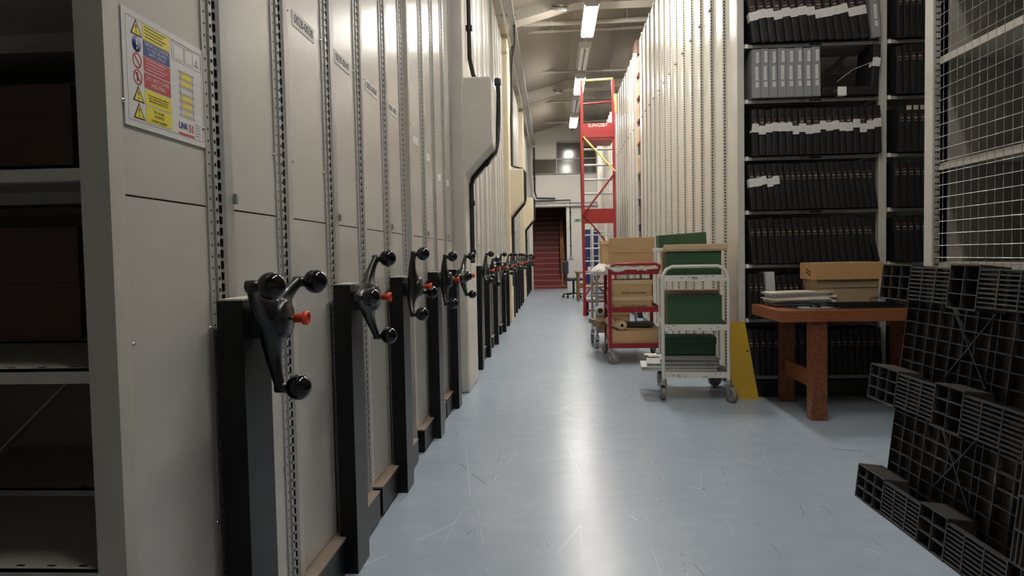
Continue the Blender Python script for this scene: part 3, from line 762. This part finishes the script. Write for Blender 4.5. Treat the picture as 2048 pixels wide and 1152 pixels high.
def doc_box(t, w, h):
    MB().box(0, w, 0, .3, 0, h).build('case', 'gbox', t, .003)
    for a, b in ((h * .72, h * .94), (h * .36, h * .64), (h * .22, h * .32)):
        o = .012 if a > h * .6 else .006
        sl = MB().box(w / 2 - .013 + o, w / 2 + .007 + o if a > h * .3 else w / 2 + .016, -.001, .0, a, b).build('label_slip', 'white', t)
        lm = MB()
        for k in range(2): lm.box(w / 2 - .008 + o + k * .006, w / 2 - .006 + o + k * .006, -.0014, -.001, a + .01 * (b > a + .03), b - .01 * (b > a + .03))
        lm.build('fine_print', 'gfolder', sl)
doc_box(g, .062, .37)
# second shelf: eight grey boxes, one lying volume, one leaning volume
for i in range(8):
    t = thing('document_box', 'grey document box, %s from left, second shelf down, wide bay' % ORD[i], 'box', (BX + .05 + i * .0615, YF - OV, shelf_z[5] + .0005), 0, 'grey boxes on the second shelf down')
    t.rotation_euler = (0, R(-.6 - .2 * (i % 3)), 0)
    doc_box(t, .0595, .352 + .004 * (i % 2))
lx = BX + .552
me, ti, ba = book_parts(.062, .36)
t = thing('bound_volume', 'black volume lying flat with a white band beside the grey boxes', 'book', (lx + .36, YF - OV, shelf_z[5] + .001)); t.rotation_euler = (0, R(-90), 0)
link('cover', me, t); link('spine_lettering', ti[0], t).location = (0, 0, .27); link('paper_band', ba, t).location = (0, 0, .19)
t = place_book(BX + .893, YF - OV, shelf_z[5] + .006, .052, .36, -4, 'black volume leaning against the post past the flat volume, white band on string', 'volumes on the second shelf down, wide bay', .2)
MB().tube([(-.001, .01, .23), (-.12, .05, .18), (-.21, .1, .1)], .002, 6).build('string', 'white', t)
row(shelf_z[4], BX + .05, 19, .0465, .335, 1, 2.2, sh[4], wide, [i for i in range(19)], .165, title=.255)
row(shelf_z[3], BX + .04, 21, .0425, .335, 4, 9.5, sh[3], wide, range(5), .17, title=.26)
x = row(shelf_z[2], BX + .045, 19, .0455, .335, 5, 8, sh[2], wide, (), title=.25)
place_book(x + .012, YF - OV, shelf_z[2] + .0005, .036, .335, 14, 'black volume leaning steeply at the right end of the fifth shelf down', 'volumes on the fifth shelf down, wide bay', title=.25)
row(shelf_z[1], BX + .02, 3, .037, .335, .5, 1, sh[1], wide, (), title=.25, ov=.03)
t = thing('document_box', 'pale grey box standing among black volumes behind the desk papers', 'box', (BX + .15, YF - .07, shelf_z[1] + .0005)); t.rotation_euler = (0, R(-3.5), 0)
MB().box(0, .066, 0, .26, 0, .345).build('case', 'lfolder', t, .003)
row(shelf_z[1], BX + .245, 16, .043, .325, 6, 9, sh[1], wide, (), title=.24, start=3, ov=.03)
row(shelf_z[0], BX + .02, 21, .044, .34, 1, 3, sh[0], wide, (), title=.26, ov=.03)
NX = XR + 1.05
for si, (lean, hh) in enumerate(((1, .335), (6, .33), (3, .335), (1, .335), (1, .34), (1.5, .345), (1, .35))):
    if si == 4:
        x = NX + .06
        for i in range(6):
            place_book(x, YF - OV, shelf_z[4] + .0005, .047, .335, .6, 'black bound volume%s, %s from left, third shelf down, narrow bay' % ('' if i < 1 or i > 4 else ' tagged %d' % (10 + i), ORD[i]),
                       'volumes on the third shelf down, narrow bay', numtag=str(10 + i) if 1 <= i <= 4 else None, title=.26)
            x += .0485
    else:
        row(shelf_z[si], NX + (.05 if si != 3 else .03), 6, .046, hh, lean, lean + 1.5, sh[si], narrow, (), title=.27 if si != 5 else .28, ov=OV if si > 2 else .03)

# ------------------------------------------------------------------ desk and what lies on it
dk = thing('desk', 'red-brown wooden desk with a black inset top before the bookcase', 'desk', (1.445, 4.655, 0))
DW, DD, DT = 1.3, .66, .718
MB().box(0, DW, 0, DD, DT - .076, DT).build('tabletop', 'wood', dk, .004)
MB().box(.11, DW - .06, .07, DD - .07, DT, DT + .0015).build('desk_inset', 'leather', dk)
for x in (.2, DW - .3):
    MB().box(x, x + .105, .02, .105, 0, DT - .076).build('leg', 'woodleg', dk, .004)
    MB().box(x, x + .105, DD - .02, DD + .065 - .02, 0, DT - .076).build('leg', 'woodleg', dk, .004)
    MB().box(x + .03, x + .065, .105, DD - .02, .2, .31).build('stretcher', 'wood', dk, .003)
pz = DT + .0017
def card_box(name, label, loc, w, dpt, h, lidh, mb='card', ml='card', rz=0, ov=.006, group=None, overhang=True):
    t = thing(name, label, 'box', loc, rz, group)
    MB().box(0, w, 0, dpt, 0, h - .003).build('body', mb, t, .002)
    if lidh: MB().box(-ov, w + ov, -ov, dpt + ov, h - lidh, h).build('lid', ml, t, .002)
    return t
card_box('cardboard_box', 'drab cardboard box with a split lid standing under another box on the desk', (1.80, 4.99, pz), .40, .27, .178, .055, 'olive', 'olive')
t = thing('cardboard_box', 'orange-brown cardboard box on top of the drab box on the desk', 'box', (1.775, 4.965, pz + .179))
MB().box(0, .45, 0, .30, 0, .112).build('body', 'card2', t, .002)
MB().box(.006, .444, .006, .294, .112, .116).build('base_flap', 'card', t)
MB().bar((-.001, .08, .03), (-.001, .17, .05), .002, .006).bar((-.001, .08, .05), (-.001, .17, .075), .002, .006).build('ink_mark', 'ink', t)
# paper stack: every bundle a thing of its own
px_, py_ = 1.50, 4.97
zz = pz
lay = [('pink_folder', 'pink', .34, .25, .008, 'pink folder at the very bottom of the paper pile on the desk'), ('document_wallet', 'dfolder', .38, .26, .014, 'dark wallet second from the bottom of the paper pile on the desk'),
       ('paper_bundle', 'white', .40, .27, .018, 'white paper bundle above the dark wallet in the desk pile'), ('paper_bundle', 'paper2', .38, .26, .018, 'cream paper bundle in the middle of the desk pile'),
       ('paper_bundle', 'white', .41, .25, .018, 'white paper bundle sticking out below the top of the desk pile'), ('magazine', 'lfolder', .36, .26, .01, 'grey magazine second from the top of the desk pile'),
       ('paper_bundle', 'paper2', .40, .24, .012, 'topmost cream papers of the desk pile')]
for i, (nm, mt, w, dd, h, lab) in enumerate(lay):
    t = thing(nm, lab, 'papers', (px_ + rnd.uniform(-.02, .02), py_ + rnd.uniform(-.02, .02), zz), rnd.uniform(-.08, .05))
    m = MB(); k = 3 if 'paper' in nm else 1
    for q in range(k):
        a = rnd.uniform(-.012, .012); b = rnd.uniform(-.01, .01); hh = h / k
        n = 8; vs = []
        for s in range(n + 1):
            xx = a + w * s / n; dr = -.006 * (1 - s / n) ** 3 if i > 2 else 0
            vs += [(xx, b, q * hh + dr), (xx, b + dd, q * hh + dr), (xx, b + dd, q * hh + dr + hh * .9), (xx, b, q * hh + dr + hh * .9)]
        fs = [(s * 4 + j, s * 4 + (j + 1) % 4, s * 4 + 4 + (j + 1) % 4, s * 4 + 4 + j) for s in range(n) for j in range(4)] + [(0, 3, 2, 1), (n * 4, n * 4 + 1, n * 4 + 2, n * 4 + 3)]
        m.add(vs, fs)
    m.build('sheets', mt, t)
    zz += h + .0004
mp = thing('mouse_mat', 'grey mouse mat with a torn edge at the front of the desk', 'mouse mat', (1.64, 4.76, pz)); MB().prism([(0, 0), (.22, .01), (.25, .06), (.21, .17), (.02, .18), (-.02, .09)], 2, 0, .003).build('mat', 'gfolder', mp)
ms = thing('computer_mouse', 'black computer mouse on the grey mat', 'mouse', (1.735, 4.85, pz + .0032), R(80))
MB().sphere((0, 0, .0), .06, 20, sc=(1, .58, .55)).build('shell', 'ball', ms)
bm2 = bmesh.new(); bm2.from_mesh(ms.children[0].data); bmesh.ops.bisect_plane(bm2, geom=bm2.verts[:] + bm2.edges[:] + bm2.faces[:], plane_co=(0, 0, 0), plane_no=(0, 0, -1), clear_outer=True)
bmesh.ops.holes_fill(bm2, edges=[e for e in bm2.edges if e.is_boundary]); bm2.to_mesh(ms.children[0].data); bm2.free()
MB().lathe([(.007, -.003), (.007, .003)], (.028, 0, .028), (0, 1, 0), 12).build('scroll_wheel', 'gfolder', ms)
kb = thing('keyboard', 'black computer keyboard before the stacked boxes on the desk', 'keyboard', (1.83, 4.77, pz))
MB().prism([(0, 0), (0, .008), (.16, .026), (.16, 0)], 0, 0, .45).build('case', 'rubber', kb, .002)
km = MB()
for r_ in range(6):
    for c_ in range(21):
        if c_ in (15, 18) and False: continue
        y = .012 + r_ * .024; z = .0085 + (y / .16) * .018
        km.box(.008 + c_ * .0208, .0255 + c_ * .0208, y, y + .019, z - .002, z + .007)
km.build('keys', 'black', kb, .001)
MB().tube([(.3, .16, .02), (.31, .2, .05), (.36, .215, .055), (.42, .2, .03), (.5, .17, .003), (.62, .16, .003)], .0025, 6).build('cable', 'cable', kb)

# yellow rack guard
yg = thing('rack_guard', 'yellow sloping steel guard at the corner of the bookcase', 'guard', (1.30, 5.40, 0))
MB().prism([(0, 0), (.218, 0), (.118, .58), (0, .58)], 1, 0, .006).build('plate', 'ygl', yg)
MB().box(0, .235, -.012, .03, 0, .006).box(0, .006, .006, .03, .006, .58).build('base_flange', 'ygl', yg)
MB().lathe([(0, 0), (.007, 0)], (.135, -.0006, .36), (0, -1, 0), 12).build('bolt_hole', 'hole_shade', yg)

# ------------------------------------------------------------------ trolleys
def caster(t, x, y, turn, wm='wheel', r=.055):
    Tm = Matrix.Translation((x, y, 0)) @ Matrix.Rotation(turn, 4, 'Z')
    m = MB().box(-.02, .02, -.03, .03, 2 * r + .012, 2 * r + .02, 0, Tm)
    for s in (-1, 1): m.prism([(-.022, 2 * r + .015), (.022, 2 * r + .015), (.05, r - .01), (.03, r - .012)], 1, s * .02 - .0015, s * .02 + .0015, 0, Tm)
    m.lathe([(.022, 0), (.022, .03)], (0, 0, 2 * r + .02), (0, 0, 1), 14, 0, Tm)
    c = m.build('caster', 'galv', t)
    w = MB().lathe([(.0, -.014), (r * .5, -.014), (r * .55, -.016), (r - .004, -.016), (r, -.01), (r, .01), (r - .004, .016), (r * .55, .016), (r * .5, .014), (0, .014)], (.036, 0, r), (0, 1, 0), 24, 0, Tm)
    w.lathe([(.008, -.024), (.008, .024)], (.036, 0, r), (0, 1, 0), 10, 1, Tm)
    w.build('wheel', [wm, 'chrome'], c)
def trolley(name, label, loc, rz, w, d, shelves, top, mt, post=.026, turns=(0, 0, 0, 0), square=False, hz=.94):
    t = thing(name, label, 'trolley', loc, rz)
    for sx in (0, w):
        pass
    for yy in (0, d):
        if square:
            m = MB()
            m.box(-post / 2, post / 2, yy - post / 2, yy + post / 2, .13, top - .05); m.box(w - post / 2, w + post / 2, yy - post / 2, yy + post / 2, .13, top - .05)
            m.tube([(0, yy, top - .06), (.01, yy, top - .02), (.05, yy, top), (w - .05, yy, top), (w - .01, yy, top - .02), (w, yy, top - .06)], post * .48, 10)
        else:
            m = MB().tube([(0, yy, .13), (0, yy, top - .10), (.006, yy, top - .06), (.03, yy, top - .02), (.07, yy, top), (w - .07, yy, top), (w - .03, yy, top - .02), (w - .006, yy, top - .06), (w, yy, top - .10), (w, yy, .13)], post / 2, 12)
        m.build('end_frame', mt, t)
    for z, hh in shelves:
        MB().box(.0, w, .0, d, z, z + .004).box(0, w, -.006, -.002, z - hh * .3, z + hh * .7).box(0, w, d + .002, d + .006, z - hh * .3, z + hh * .7).box(-.006, -.002, 0, d, z - hh * .3, z + hh * .7).box(w + .002, w + .006, 0, d, z - hh * .3, z + hh * .7).build('shelf', mt, t)
    for i, (x, y) in enumerate(((0, 0), (w, 0), (0, d), (w, d))): caster(t, x, y, turns[i])
    return t
tw = trolley('book_trolley', 'white chipped three-shelf trolley loaded with green boxes', (.808, 5.36, 0), R(-6.6), .47, .64, ((.188, .045), (.54, .045), (.905, .045)), 1.0, 'whitesteel', turns=(R(95), R(-60), R(100), R(200)))
MB().box(.21, .25, -.0075, -.006, .905, .925).build('maker_plate', 'gfolder', tw)
cm_ = MB()
for _ in range(26):
    x = rnd.uniform(.03, .44); z = rnd.choice((.185, .537, .915)) + rnd.uniform(-.006, .024); cm_.box(x, x + rnd.uniform(.004, .02), -.0066, -.006, z, z + .004)
cm_.build('paint_chips', 'ink', tw)
def rp(lx, ly, base=(.808, 5.36), a=R(-6.6)): return (base[0] + lx * math.cos(a) - ly * math.sin(a), base[1] + lx * math.sin(a) + ly * math.cos(a))
def on_trolley(name, label, lx, ly, z, w, d_, h, lid, mb, ml, rz=0, cat='box'):
    x, y = rp(lx, ly)
    t = thing(name, label, cat, (x, y, z), R(-6.6) + rz)
    MB().box(0, w, 0, d_, 0, h - (.003 if lid else 0)).build('body', mb, t, .003)
    if lid: MB().box(-.005, w + .005, -.005, d_ + .005, h - lid, h).build('lid', ml, t, .003)
    return t
on_trolley('archive_box', 'dark green box on the top shelf of the white trolley, at the front', .03, .06, .911, .40, .26, .20, 0, 'green', 'green')
on_trolley('cardboard_box', 'shallow tan box lying on the front green box of the white trolley', .02, .05, 1.112, .45, .30, .052, .04, 'cardin', 'cardin', R(-1))
on_trolley('cardboard_box', 'brown box at the back of the white trolley top, under papers', .01, .36, .911, .38, .26, .20, .05, 'card', 'card')
on_trolley('paper_bundle', 'white papers on the brown box at the back of the white trolley', -.03, .37, 1.112, .36, .25, .03, 0, 'white', 'white', R(6), 'papers')
gb = on_trolley('archive_box', 'green box tilted on papers at the back top of the white trolley', -.01, .38, 1.143, .37, .24, .10, 0, 'green', 'green', R(4))
gb.rotation_euler = (0, R(-3), R(-3))
on_trolley('archive_box', 'dark green box on the middle shelf of the white trolley', .035, .08, .546, .40, .24, .235, 0, 'green', 'green')
on_trolley('cardboard_box', 'pale tan box behind the green box on the middle trolley shelf', .02, .36, .546, .42, .25, .255, .05, 'card', 'cardin')
on_trolley('archive_box', 'dark green lidded box on the folders of the lowest trolley shelf', .015, .18, .3185, .385, .25, .135, .05, 'green', 'green', R(2))
zz = .193
fl_ = [('dfolder', .52, .30, .022, -.04, .05, 'black portfolio at the bottom of the folders on the white trolley'), ('lfolder', .56, .32, .030, -.16, .04, 'pale grey folder sticking out left at the bottom of the white trolley'),
       ('gfolder', .54, .30, .022, -.12, .07, 'mid grey folder above the pale one on the white trolley'), ('gfolder', .44, .30, .02, -.02, .13, 'grey folder pile under the green box on the white trolley'), ('lfolder', .40, .28, .022, .0, .16, 'pale grey folder directly under the lowest green box')]
for mt, w, dd, h, ox, oy, lab in fl_:
    x, y = rp(ox, oy); t = thing('folder', lab, 'folder', (x, y, zz), R(-6.6) + rnd.uniform(-.04, .04))
    MB().box(0, w, 0, dd, 0, h * .1).box(0.004, w - .004, .01, dd - .004, h * .1, h * .9).box(0, w, 0, dd, h * .9, h).build('covers', mt, t)
    zz += h + .0004
for i, (ox, oy, lab) in enumerate(((-.10, .40, 'white card resting on the folders beside the trolley post, upper one'), (-.13, .44, 'white card resting on the folders beside the trolley post, lower one'))):
    x, y = rp(ox, oy); tag(MB().box(0, .1, 0, .07, 0, .002).build('index_card', 'white'), lab, 'card'); bpy.data.objects['index_card' if i == 0 else 'index_card.001'].location = (x, y, .274 + .006 * i)
x, y = rp(.31, .04); bc_ = thing('bulldog_clip', 'chrome clip lying on the dark folders of the white trolley', 'clip', (x, y, .26), R(30))
MB().tube([(0, 0, .004), (.03, .01, .018), (.07, .0, .006), (.08, -.01, .004), (.04, -.012, .014), (0, 0, .004)], .003, 6).build('wire_handle', 'chrome', bc_)

tr2 = trolley('box_trolley', 'dark red three-shelf trolley carrying brown boxes and a paper roll', (.56, 7.17, 0), R(-1), .50, .78, ((.175, .05), (.535, .05), (.91, .05)), 1.0, 'dred', .034, (R(20), R(-40), R(110), R(60)), True)
card_box('cardboard_box', 'large brown lidded box on the red trolley top', (.588, 7.22, .955), .42, .30, .31, .15, 'card', 'card')
card_box('cardboard_box', 'smaller brown box behind the large box on the red trolley', (.515, 7.62, .955), .36, .28, .29, .04, 'card', 'cardin')
bw = thing('bubble_wrap', 'crumpled white bubble wrap spread over the red trolley top', 'packing', (.40, 7.16, .932))
m = MB(); nx, ny = 26, 30; vs = []
for j in range(ny + 1):
    for i in range(nx + 1):
        xx = .70 * i / nx; yy = .78 * j / ny
        side = xx < .14
        z = .038 + .012 * math.sin(xx * 31 + yy * 17) * math.sin(yy * 24 - xx * 9) + rnd.uniform(-.006, .006)
        if side: z += .03 - 4.5 * (0.14 - xx) ** 2
        if yy < .3 and xx < .14: xx += .14 * (1 - yy / .3)
        vs.append((xx, yy, max(z, .006 if not side else -.1)))
m.add(vs, [(j * (nx + 1) + i, j * (nx + 1) + i + 1, (j + 1) * (nx + 1) + i + 1, (j + 1) * (nx + 1) + i) for j in range(ny) for i in range(nx)], 0, True)
o = m.build('sheet', 'bubble', bw); sl = o.modifiers.new('solid', 'SOLIDIFY'); sl.thickness = .04; sl.offset = -1
def hand_box(label, z, h):
    t = card_box('cardboard_box', label, (.60, 7.20, z), .38, .31, h, .045, 'card', 'cardin')
    text('handwriting', 'Globe Duplicates', .042, 'ink', t, (.2, -.0075 if h < .15 else -.003, .035), ROT_NY, .85, .2)
hand_box('lower of two brown boxes marked Globe Duplicates on the red trolley', .541, .135)
hand_box('upper of two brown boxes marked Globe Duplicates on the red trolley', .677, .165)
card_box('cardboard_box', 'plain brown box at the back of the red trolley middle shelf', (.585, 7.6, .541), .40, .30, .16, .04, 'card', 'card')
t = thing('cardboard_box', 'long low brown carton on the bottom shelf of the red trolley', 'box', (.575, 7.19, .181))
MB().box(0, .47, 0, .70, 0, .15).build('body', 'card', t, .002); MB().prism([(.1, .151), (.47, .151), (.47, .156), (.12, .17)], 1, .1, .6).build('flap', 'card', t)
t = thing('paper_roll', 'roll of brown wrapping paper on the carton of the red trolley', 'paper roll', (.68, 7.2, .385), R(9))
MB().lathe([(.015, 0), (.05, 0), (.052, .3), (.05, .55), (.015, .55)], (0, 0, 0), (.0, 1, 0), 18).build('roll', 'cardin', t)
t = thing('document_wallet', 'black wallet on the carton behind the paper roll', 'folder', (.72, 7.35, .357)); MB().box(0, .3, 0, .3, 0, .03).build('covers', 'dfolder', t)

tg = trolley('metal_trolley', 'grey metal trolley standing close behind the red one', (.50, 8.35, 0), R(2), .45, .6, ((.2, .04), (.6, .04), (.88, .04)), .93, 'galv', .03, (R(90),) * 4)
t = card_box('cardboard_box', 'brown box on the grey trolley bottom shelf, past the red trolley', (.52, 8.4, .206), .36, .4, .22, .04, 'card', 'card')
t = thing('frame_bundle', 'bundle of thin wooden frames sticking out from the trolleys over the floor', 'frames', (.42, 8.0, .33), R(14))
for k in range(4): MB().box(0, .30, -.3, .12, k * .013, k * .013 + .01).build('board', 'woodbrown' if k % 2 else 'olive', t)
t = thing('tape_dispenser', 'grey tape reel hanging on the post of the grey trolley', 'tape', (.535, 8.30, .45)); MB().lathe([(.03, 0), (.06, 0), (.06, .05), (.03, .05)], (0, 0, 0), (0, 1, 0), 18).build('reel', 'lfolder', t); MB().lathe([(.0, .005), (.03, .005), (.03, .045), (0, .045)], (0, 0, 0), (0, 1, 0), 12).build('core', 'dfolder', t)

# ------------------------------------------------------------------ red mobile ladder
ld = thing('warehouse_ladder', 'tall red mobile warehouse ladder with yellow taped rails behind the trolleys', 'ladder', (.555, 12.95, 0))
LW = .56
for x in (0, LW): MB().box(x - .025, x + .025, -.02, .02, .08 if x else .0, 4.2).build('stile', 'red', ld)
for x in (0, LW + .06): MB().bar((x + (.03 if x else .04), 1.0, .12), (x, .75, 3.15), .035, .035).build('rear_stile', 'red', ld)
for i, z in enumerate((.31, .54, .765, .99, 1.22, 1.46, 2.2, 2.45, 2.71, 2.99)):
    MB().box(.025, LW - .025, -.03, .10, z - .018, z + .006).build('tread', 'alu', ld, .004)
pb = MB().box(.0, LW, -.035, -.02, 3.19, 3.44).build('toe_board', 'red', ld)
text('lettering', 'SLINGSBY', .085, 'white', pb, (LW / 2, -.037, 3.40), ROT_NY, .95)
MB().box(.0, LW, -.02, .75, 3.15, 3.19).build('platform', 'red', ld)
MB().box(.02, LW - .02, -.03, -.015, 1.66, 1.92).build('gate_panel', 'red', ld)
MB().tube([(0, 0, 4.2), (LW, 0, 4.22)], .022, 8).build('top_rail', 'tape', ld)
MB().tube([(0, 0, 3.79), (LW, 0, 3.82)], .016, 8).tube([(0, .7, 3.79), (0, .7, 3.2)], .016, 8).tube([(0, 0, 3.79), (0, .7, 3.79)], .016, 8).build('mid_rail', 'red', ld)
MB().tube([(LW + .03, .0, 3.95), (LW + .035, .02, 3.62)], .035, 8).build('taped_post', 'tape', ld)
MB().tube([(.02, -.05, 3.2), (LW + .01, -.05, 2.58)], .016, 8).build('taped_brace', 'tape', ld)
MB().tube([(LW + .01, -.05, 2.55), (.0, -.05, 1.82), (.27, -.05, 1.5), (.5, .2, 1.2)], .016, 8).tube([(0, -.05, .35), (.28, .0, .72)], .016, 8).build('brace', 'red', ld)
MB().box(0, LW, -.02, .02, .24, .27).box(0, LW, -.02, .02, .08, .11).box(-.02, .02, 0, 1.0, .24, .27).box(LW - .02, LW + .02, 0, 1.0, .1, .14).build('base_frame', 'red', ld)
for x, y in ((.05, .05), (.05, .95), (LW - .05, .05), (LW - .05, .95)): MB().lathe([(0, -.02), (.05, -.02), (.05, .02), (0, .02)], (x, y, .05), (1, 0, 0), 16).box(x - .025, x + .025, y - .015, y + .015, .05, .25).build('caster', 'rubber', ld)

# white step ladder behind it
sl_ = thing('step_ladder', 'white aluminium step ladder standing behind the red ladder', 'step ladder', (.84, 15.2, 0))
for x in (0, .34):
    MB().bar((x, 0, 0), (x + (.03 if x == 0 else -.03), .5, 1.8), .03, .05).build('front_stile', 'whitesteel', sl_)
    MB().bar((x, 1.0, 0), (x, .55, 1.8), .025, .03).build('rear_stile', 'whitesteel', sl_)
for k in range(6): MB().box(.02, .32, .05 + .08 * k, .14 + .08 * k, .25 + .27 * k, .275 + .27 * k).build('step', 'whitesteel', sl_)

# office chair and wooden table near the far wall
ch = thing('office_chair', 'blue office swivel chair near the foot of the stairs', 'chair', (.52, 18.6, 0), R(-70))
MB().box(-.21, .21, -.21, .21, .44, .51).build('seat', 'fabric', ch, .03)
MB().box(-.18, .18, -.25, -.19, .62, .96).build('backrest', 'fabric', ch, .03)
MB().bar((0, -.1, .43), (0, -.25, .47), .05, .02).bar((0, -.25, .46), (0, -.24, .8), .05, .02).build('back_bracket', 'rubber', ch)
MB().lathe([(.03, .1), (.03, .44)], (0, 0, 0), (0, 0, 1), 12).build('gas_column', 'rubber', ch)
for k in range(5):
    a = 2 * math.pi * k / 5 + .3
    l = MB().bar((0, 0, .12), (.28 * math.cos(a), .28 * math.sin(a), .085), .05, .03).build('base_leg', 'rubber', ch)
    MB().lathe([(0, -.018), (.03, -.018), (.03, .018), (0, .018)], (.28 * math.cos(a), .28 * math.sin(a), .03), (math.sin(a), -math.cos(a), 0), 12).box(.28 * math.cos(a) - .01, .28 * math.cos(a) + .01, .28 * math.sin(a) - .01, .28 * math.sin(a) + .01, .03, .08).build('caster', 'rubber', l)
wt = thing('wooden_table', 'small brown wooden table beside the blue chair, behind the red ladder', 'table', (.57, 17.25, 0))
MB().box(-.03, .8, -.03, .75, .66, .70).build('tabletop', 'woodbrown', wt, .004)
for x in (0, .72):
    for y in (0, .67): MB().box(x, x + .06, y, y + .05, 0, .66).build('leg', 'woodbrown', wt)
MB().box(.06, .72, .0, .03, .3, .42).build('stretcher', 'woodbrown', wt)
t = thing('document_box', 'white box on the wooden table by the blue door', 'box', (.85, 17.4, .701)); MB().box(0, .2, 0, .3, 0, .1).build('case', 'white', t)

# ------------------------------------------------------------------ wire-mesh rack at the right
XC = 1.622
rk = thing('mesh_rack', 'shelving rack closed by zinc wire mesh at the right, behind the pallet', 'rack', (XC, 0.4, 0))
RL = 2.77
RTZ = 4.3
MB().box(.0, .05, RL, RL + .065, 0, RTZ).build('post', 'rupright', rk)
ph = MB(); z = .1
ph.box(.004, .06, RL - .004, RL - .001, 0, RTZ, 0)
while z < RTZ - .05:
    ph.box(.010, .026, RL - .0055, RL - .004, z, z + .006, 1); ph.box(.042, .048, RL - .0055, RL - .004, z + .002, z + .008, 1)
    z += .0265
ph.build('perforated_face', ['upright', 'hole_shade'], rk)
MB().box(0, .05, -.06, 0, 0, RTZ).build('post', 'rupright', rk)
MB().box(.74, .79, RL, RL + .065, 0, RTZ).build('post', 'rupright', rk)
wm_ = MB(); r_ = .0014
def sq(p0, p1):
    wm_.tube([p0, p1], r_, 4, 0, False)
k = 0
y = RL - .012
while y > 0.02:
    sq((.012, y, .1), (.012, y, RTZ)); y -= .0505
z = .1
while z < RTZ:
    sq((.0085, 0, z), (.0085, RL, z)); z += .0505
wm_.build('wire_mesh', 'wire', rk)
for z in (.14, .60, 1.04, 1.46, 1.905, 2.35, 2.8, 3.3, 3.8):
    MB().box(.03, .5, 0, RL - .002, z - .006, z).box(.026, .03, 0, RL - .002, z - .03, z).build('shelf', 'post', rk)
MB().box(.5, .506, 0, RL, .05, RTZ).build('back_panel', 'rackback', rk)
MB().box(.03, .5, RL - .004, RL - .001, 0.05, RTZ).build('side_panel', 'rackback', rk)

# ------------------------------------------------------------------ plastic pallet leaning on the rack
pa = thing('plastic_pallet', 'dark grey plastic pallet leaning on its edge against the mesh rack', 'pallet')
uu = Vector((.02, -.9998, 0)).normalized(); vv = Vector((.118, .0073, .993)); vv = (vv - uu * vv.dot(uu)).normalized(); nn = vv.cross(uu)
PO = Vector((1.329, 3.235, .002))
pa.matrix_world = Matrix(((uu.x, nn.x, vv.x, PO.x), (uu.y, nn.y, vv.y, PO.y), (uu.z, nn.z, vv.z, PO.z), (0, 0, 0, 1)))
PLW, PLH, TH = 1.2, 1.037, .0055
def cellbox(m, x0, x1, z0, z1, nx, nz, dep=.105):
    for i in range(nx + 1): x = x0 + (x1 - x0) * i / nx; e = TH if i in (0, nx) else TH * .7; m.box(x - e / 2, x + e / 2, 0, dep, z0, z1)
    for i in range(nz + 1): z = z0 + (z1 - z0) * i / nz; e = TH if i in (0, nz) else TH * .7; m.box(x0, x1, 0.001, dep, z - e / 2, z + e / 2)
    m.box(x0, x1, dep - .004, dep, z0, z1)
def slats(m, x0, x1, z0, z1, n=8):
    for i in range(n + 1): z = z0 + (z1 - z0) * i / n; m.box(x0, x1, .002, .022, z - .0028, z + .0028)
    for i in range(1, 3): x = x0 + (x1 - x0) * i / 3; m.box(x - .003, x + .003, .0, .022, z0, z1)
    m.box(x0, x1, .02, .0215, z0 + (z1 - z0) * .02, z0 + .006)
for z0 in (.0, .452, .892):
    z1 = z0 + .145; m = MB()
    cellbox(m, 0, .235, z0, z1, 3, 3)
    slats(m, .235, .515, z0 + .008, z1 - .008)
    cellbox(m, .515, .69, z0 - .006 if z0 else z0, z1 + .006, 2, 3)
    slats(m, .69, 1.01, z0 + .008, z1 - .008)
    m.build('runner', 'plastic', pa)
m = MB()
for z0, z1 in ((0, .145), (.452, .597), (.892, 1.037)): cellbox(m, 1.015, 1.2, z0, z1, 3, 3)
for za, zb in ((.145, .452), (.597, .892)):
    for i in range(9): x = 1.022 + .17 * i / 8; m.box(x - .0028, x + .0028, .002, .022, za, zb)
    for i in range(1, 3): z = za + (zb - za) * i / 3; m.box(1.02, 1.195, .0, .022, z - .003, z + .003)
m.build('side_runner', 'plastic', pa)
m = MB(); y0, y1 = .112, .140
m.box(.03, 1.19, y1, y1 + .006, .01, 1.03)
xs_ = [.03, .115, .20, .285, .37, .45, .53, .61, .65, .74, .83, .91, .99, 1.07, 1.13, 1.19]
zs_ = [.01 + 1.02 * i / 18 for i in range(19)]
for i, x in enumerate(xs_): m.box(x - .0022, x + .0022, y0 + (.0 if i % 3 == 0 else .004), y1, .01, 1.03)
for i, z in enumerate(zs_): m.box(.03, 1.19, y0 + (.0 if i % 2 == 0 else .005), y1, z - .0022, z + .0022)
for (a, b) in ((.37, .63), (.86, 1.12)):
    for za, zb in ((.16, .44), (.61, .88)):
        m.bar((a, (y0 + y1) / 2 - .006, za), (b, (y0 + y1) / 2 - .006, zb), .02, .005, 0, None); m.bar((b, (y0 + y1) / 2 - .006, za), (a, (y0 + y1) / 2 - .006, zb), .02, .005, 0, None)
        zc = (za + zb) / 2
m.build('deck', 'plastic', pa)
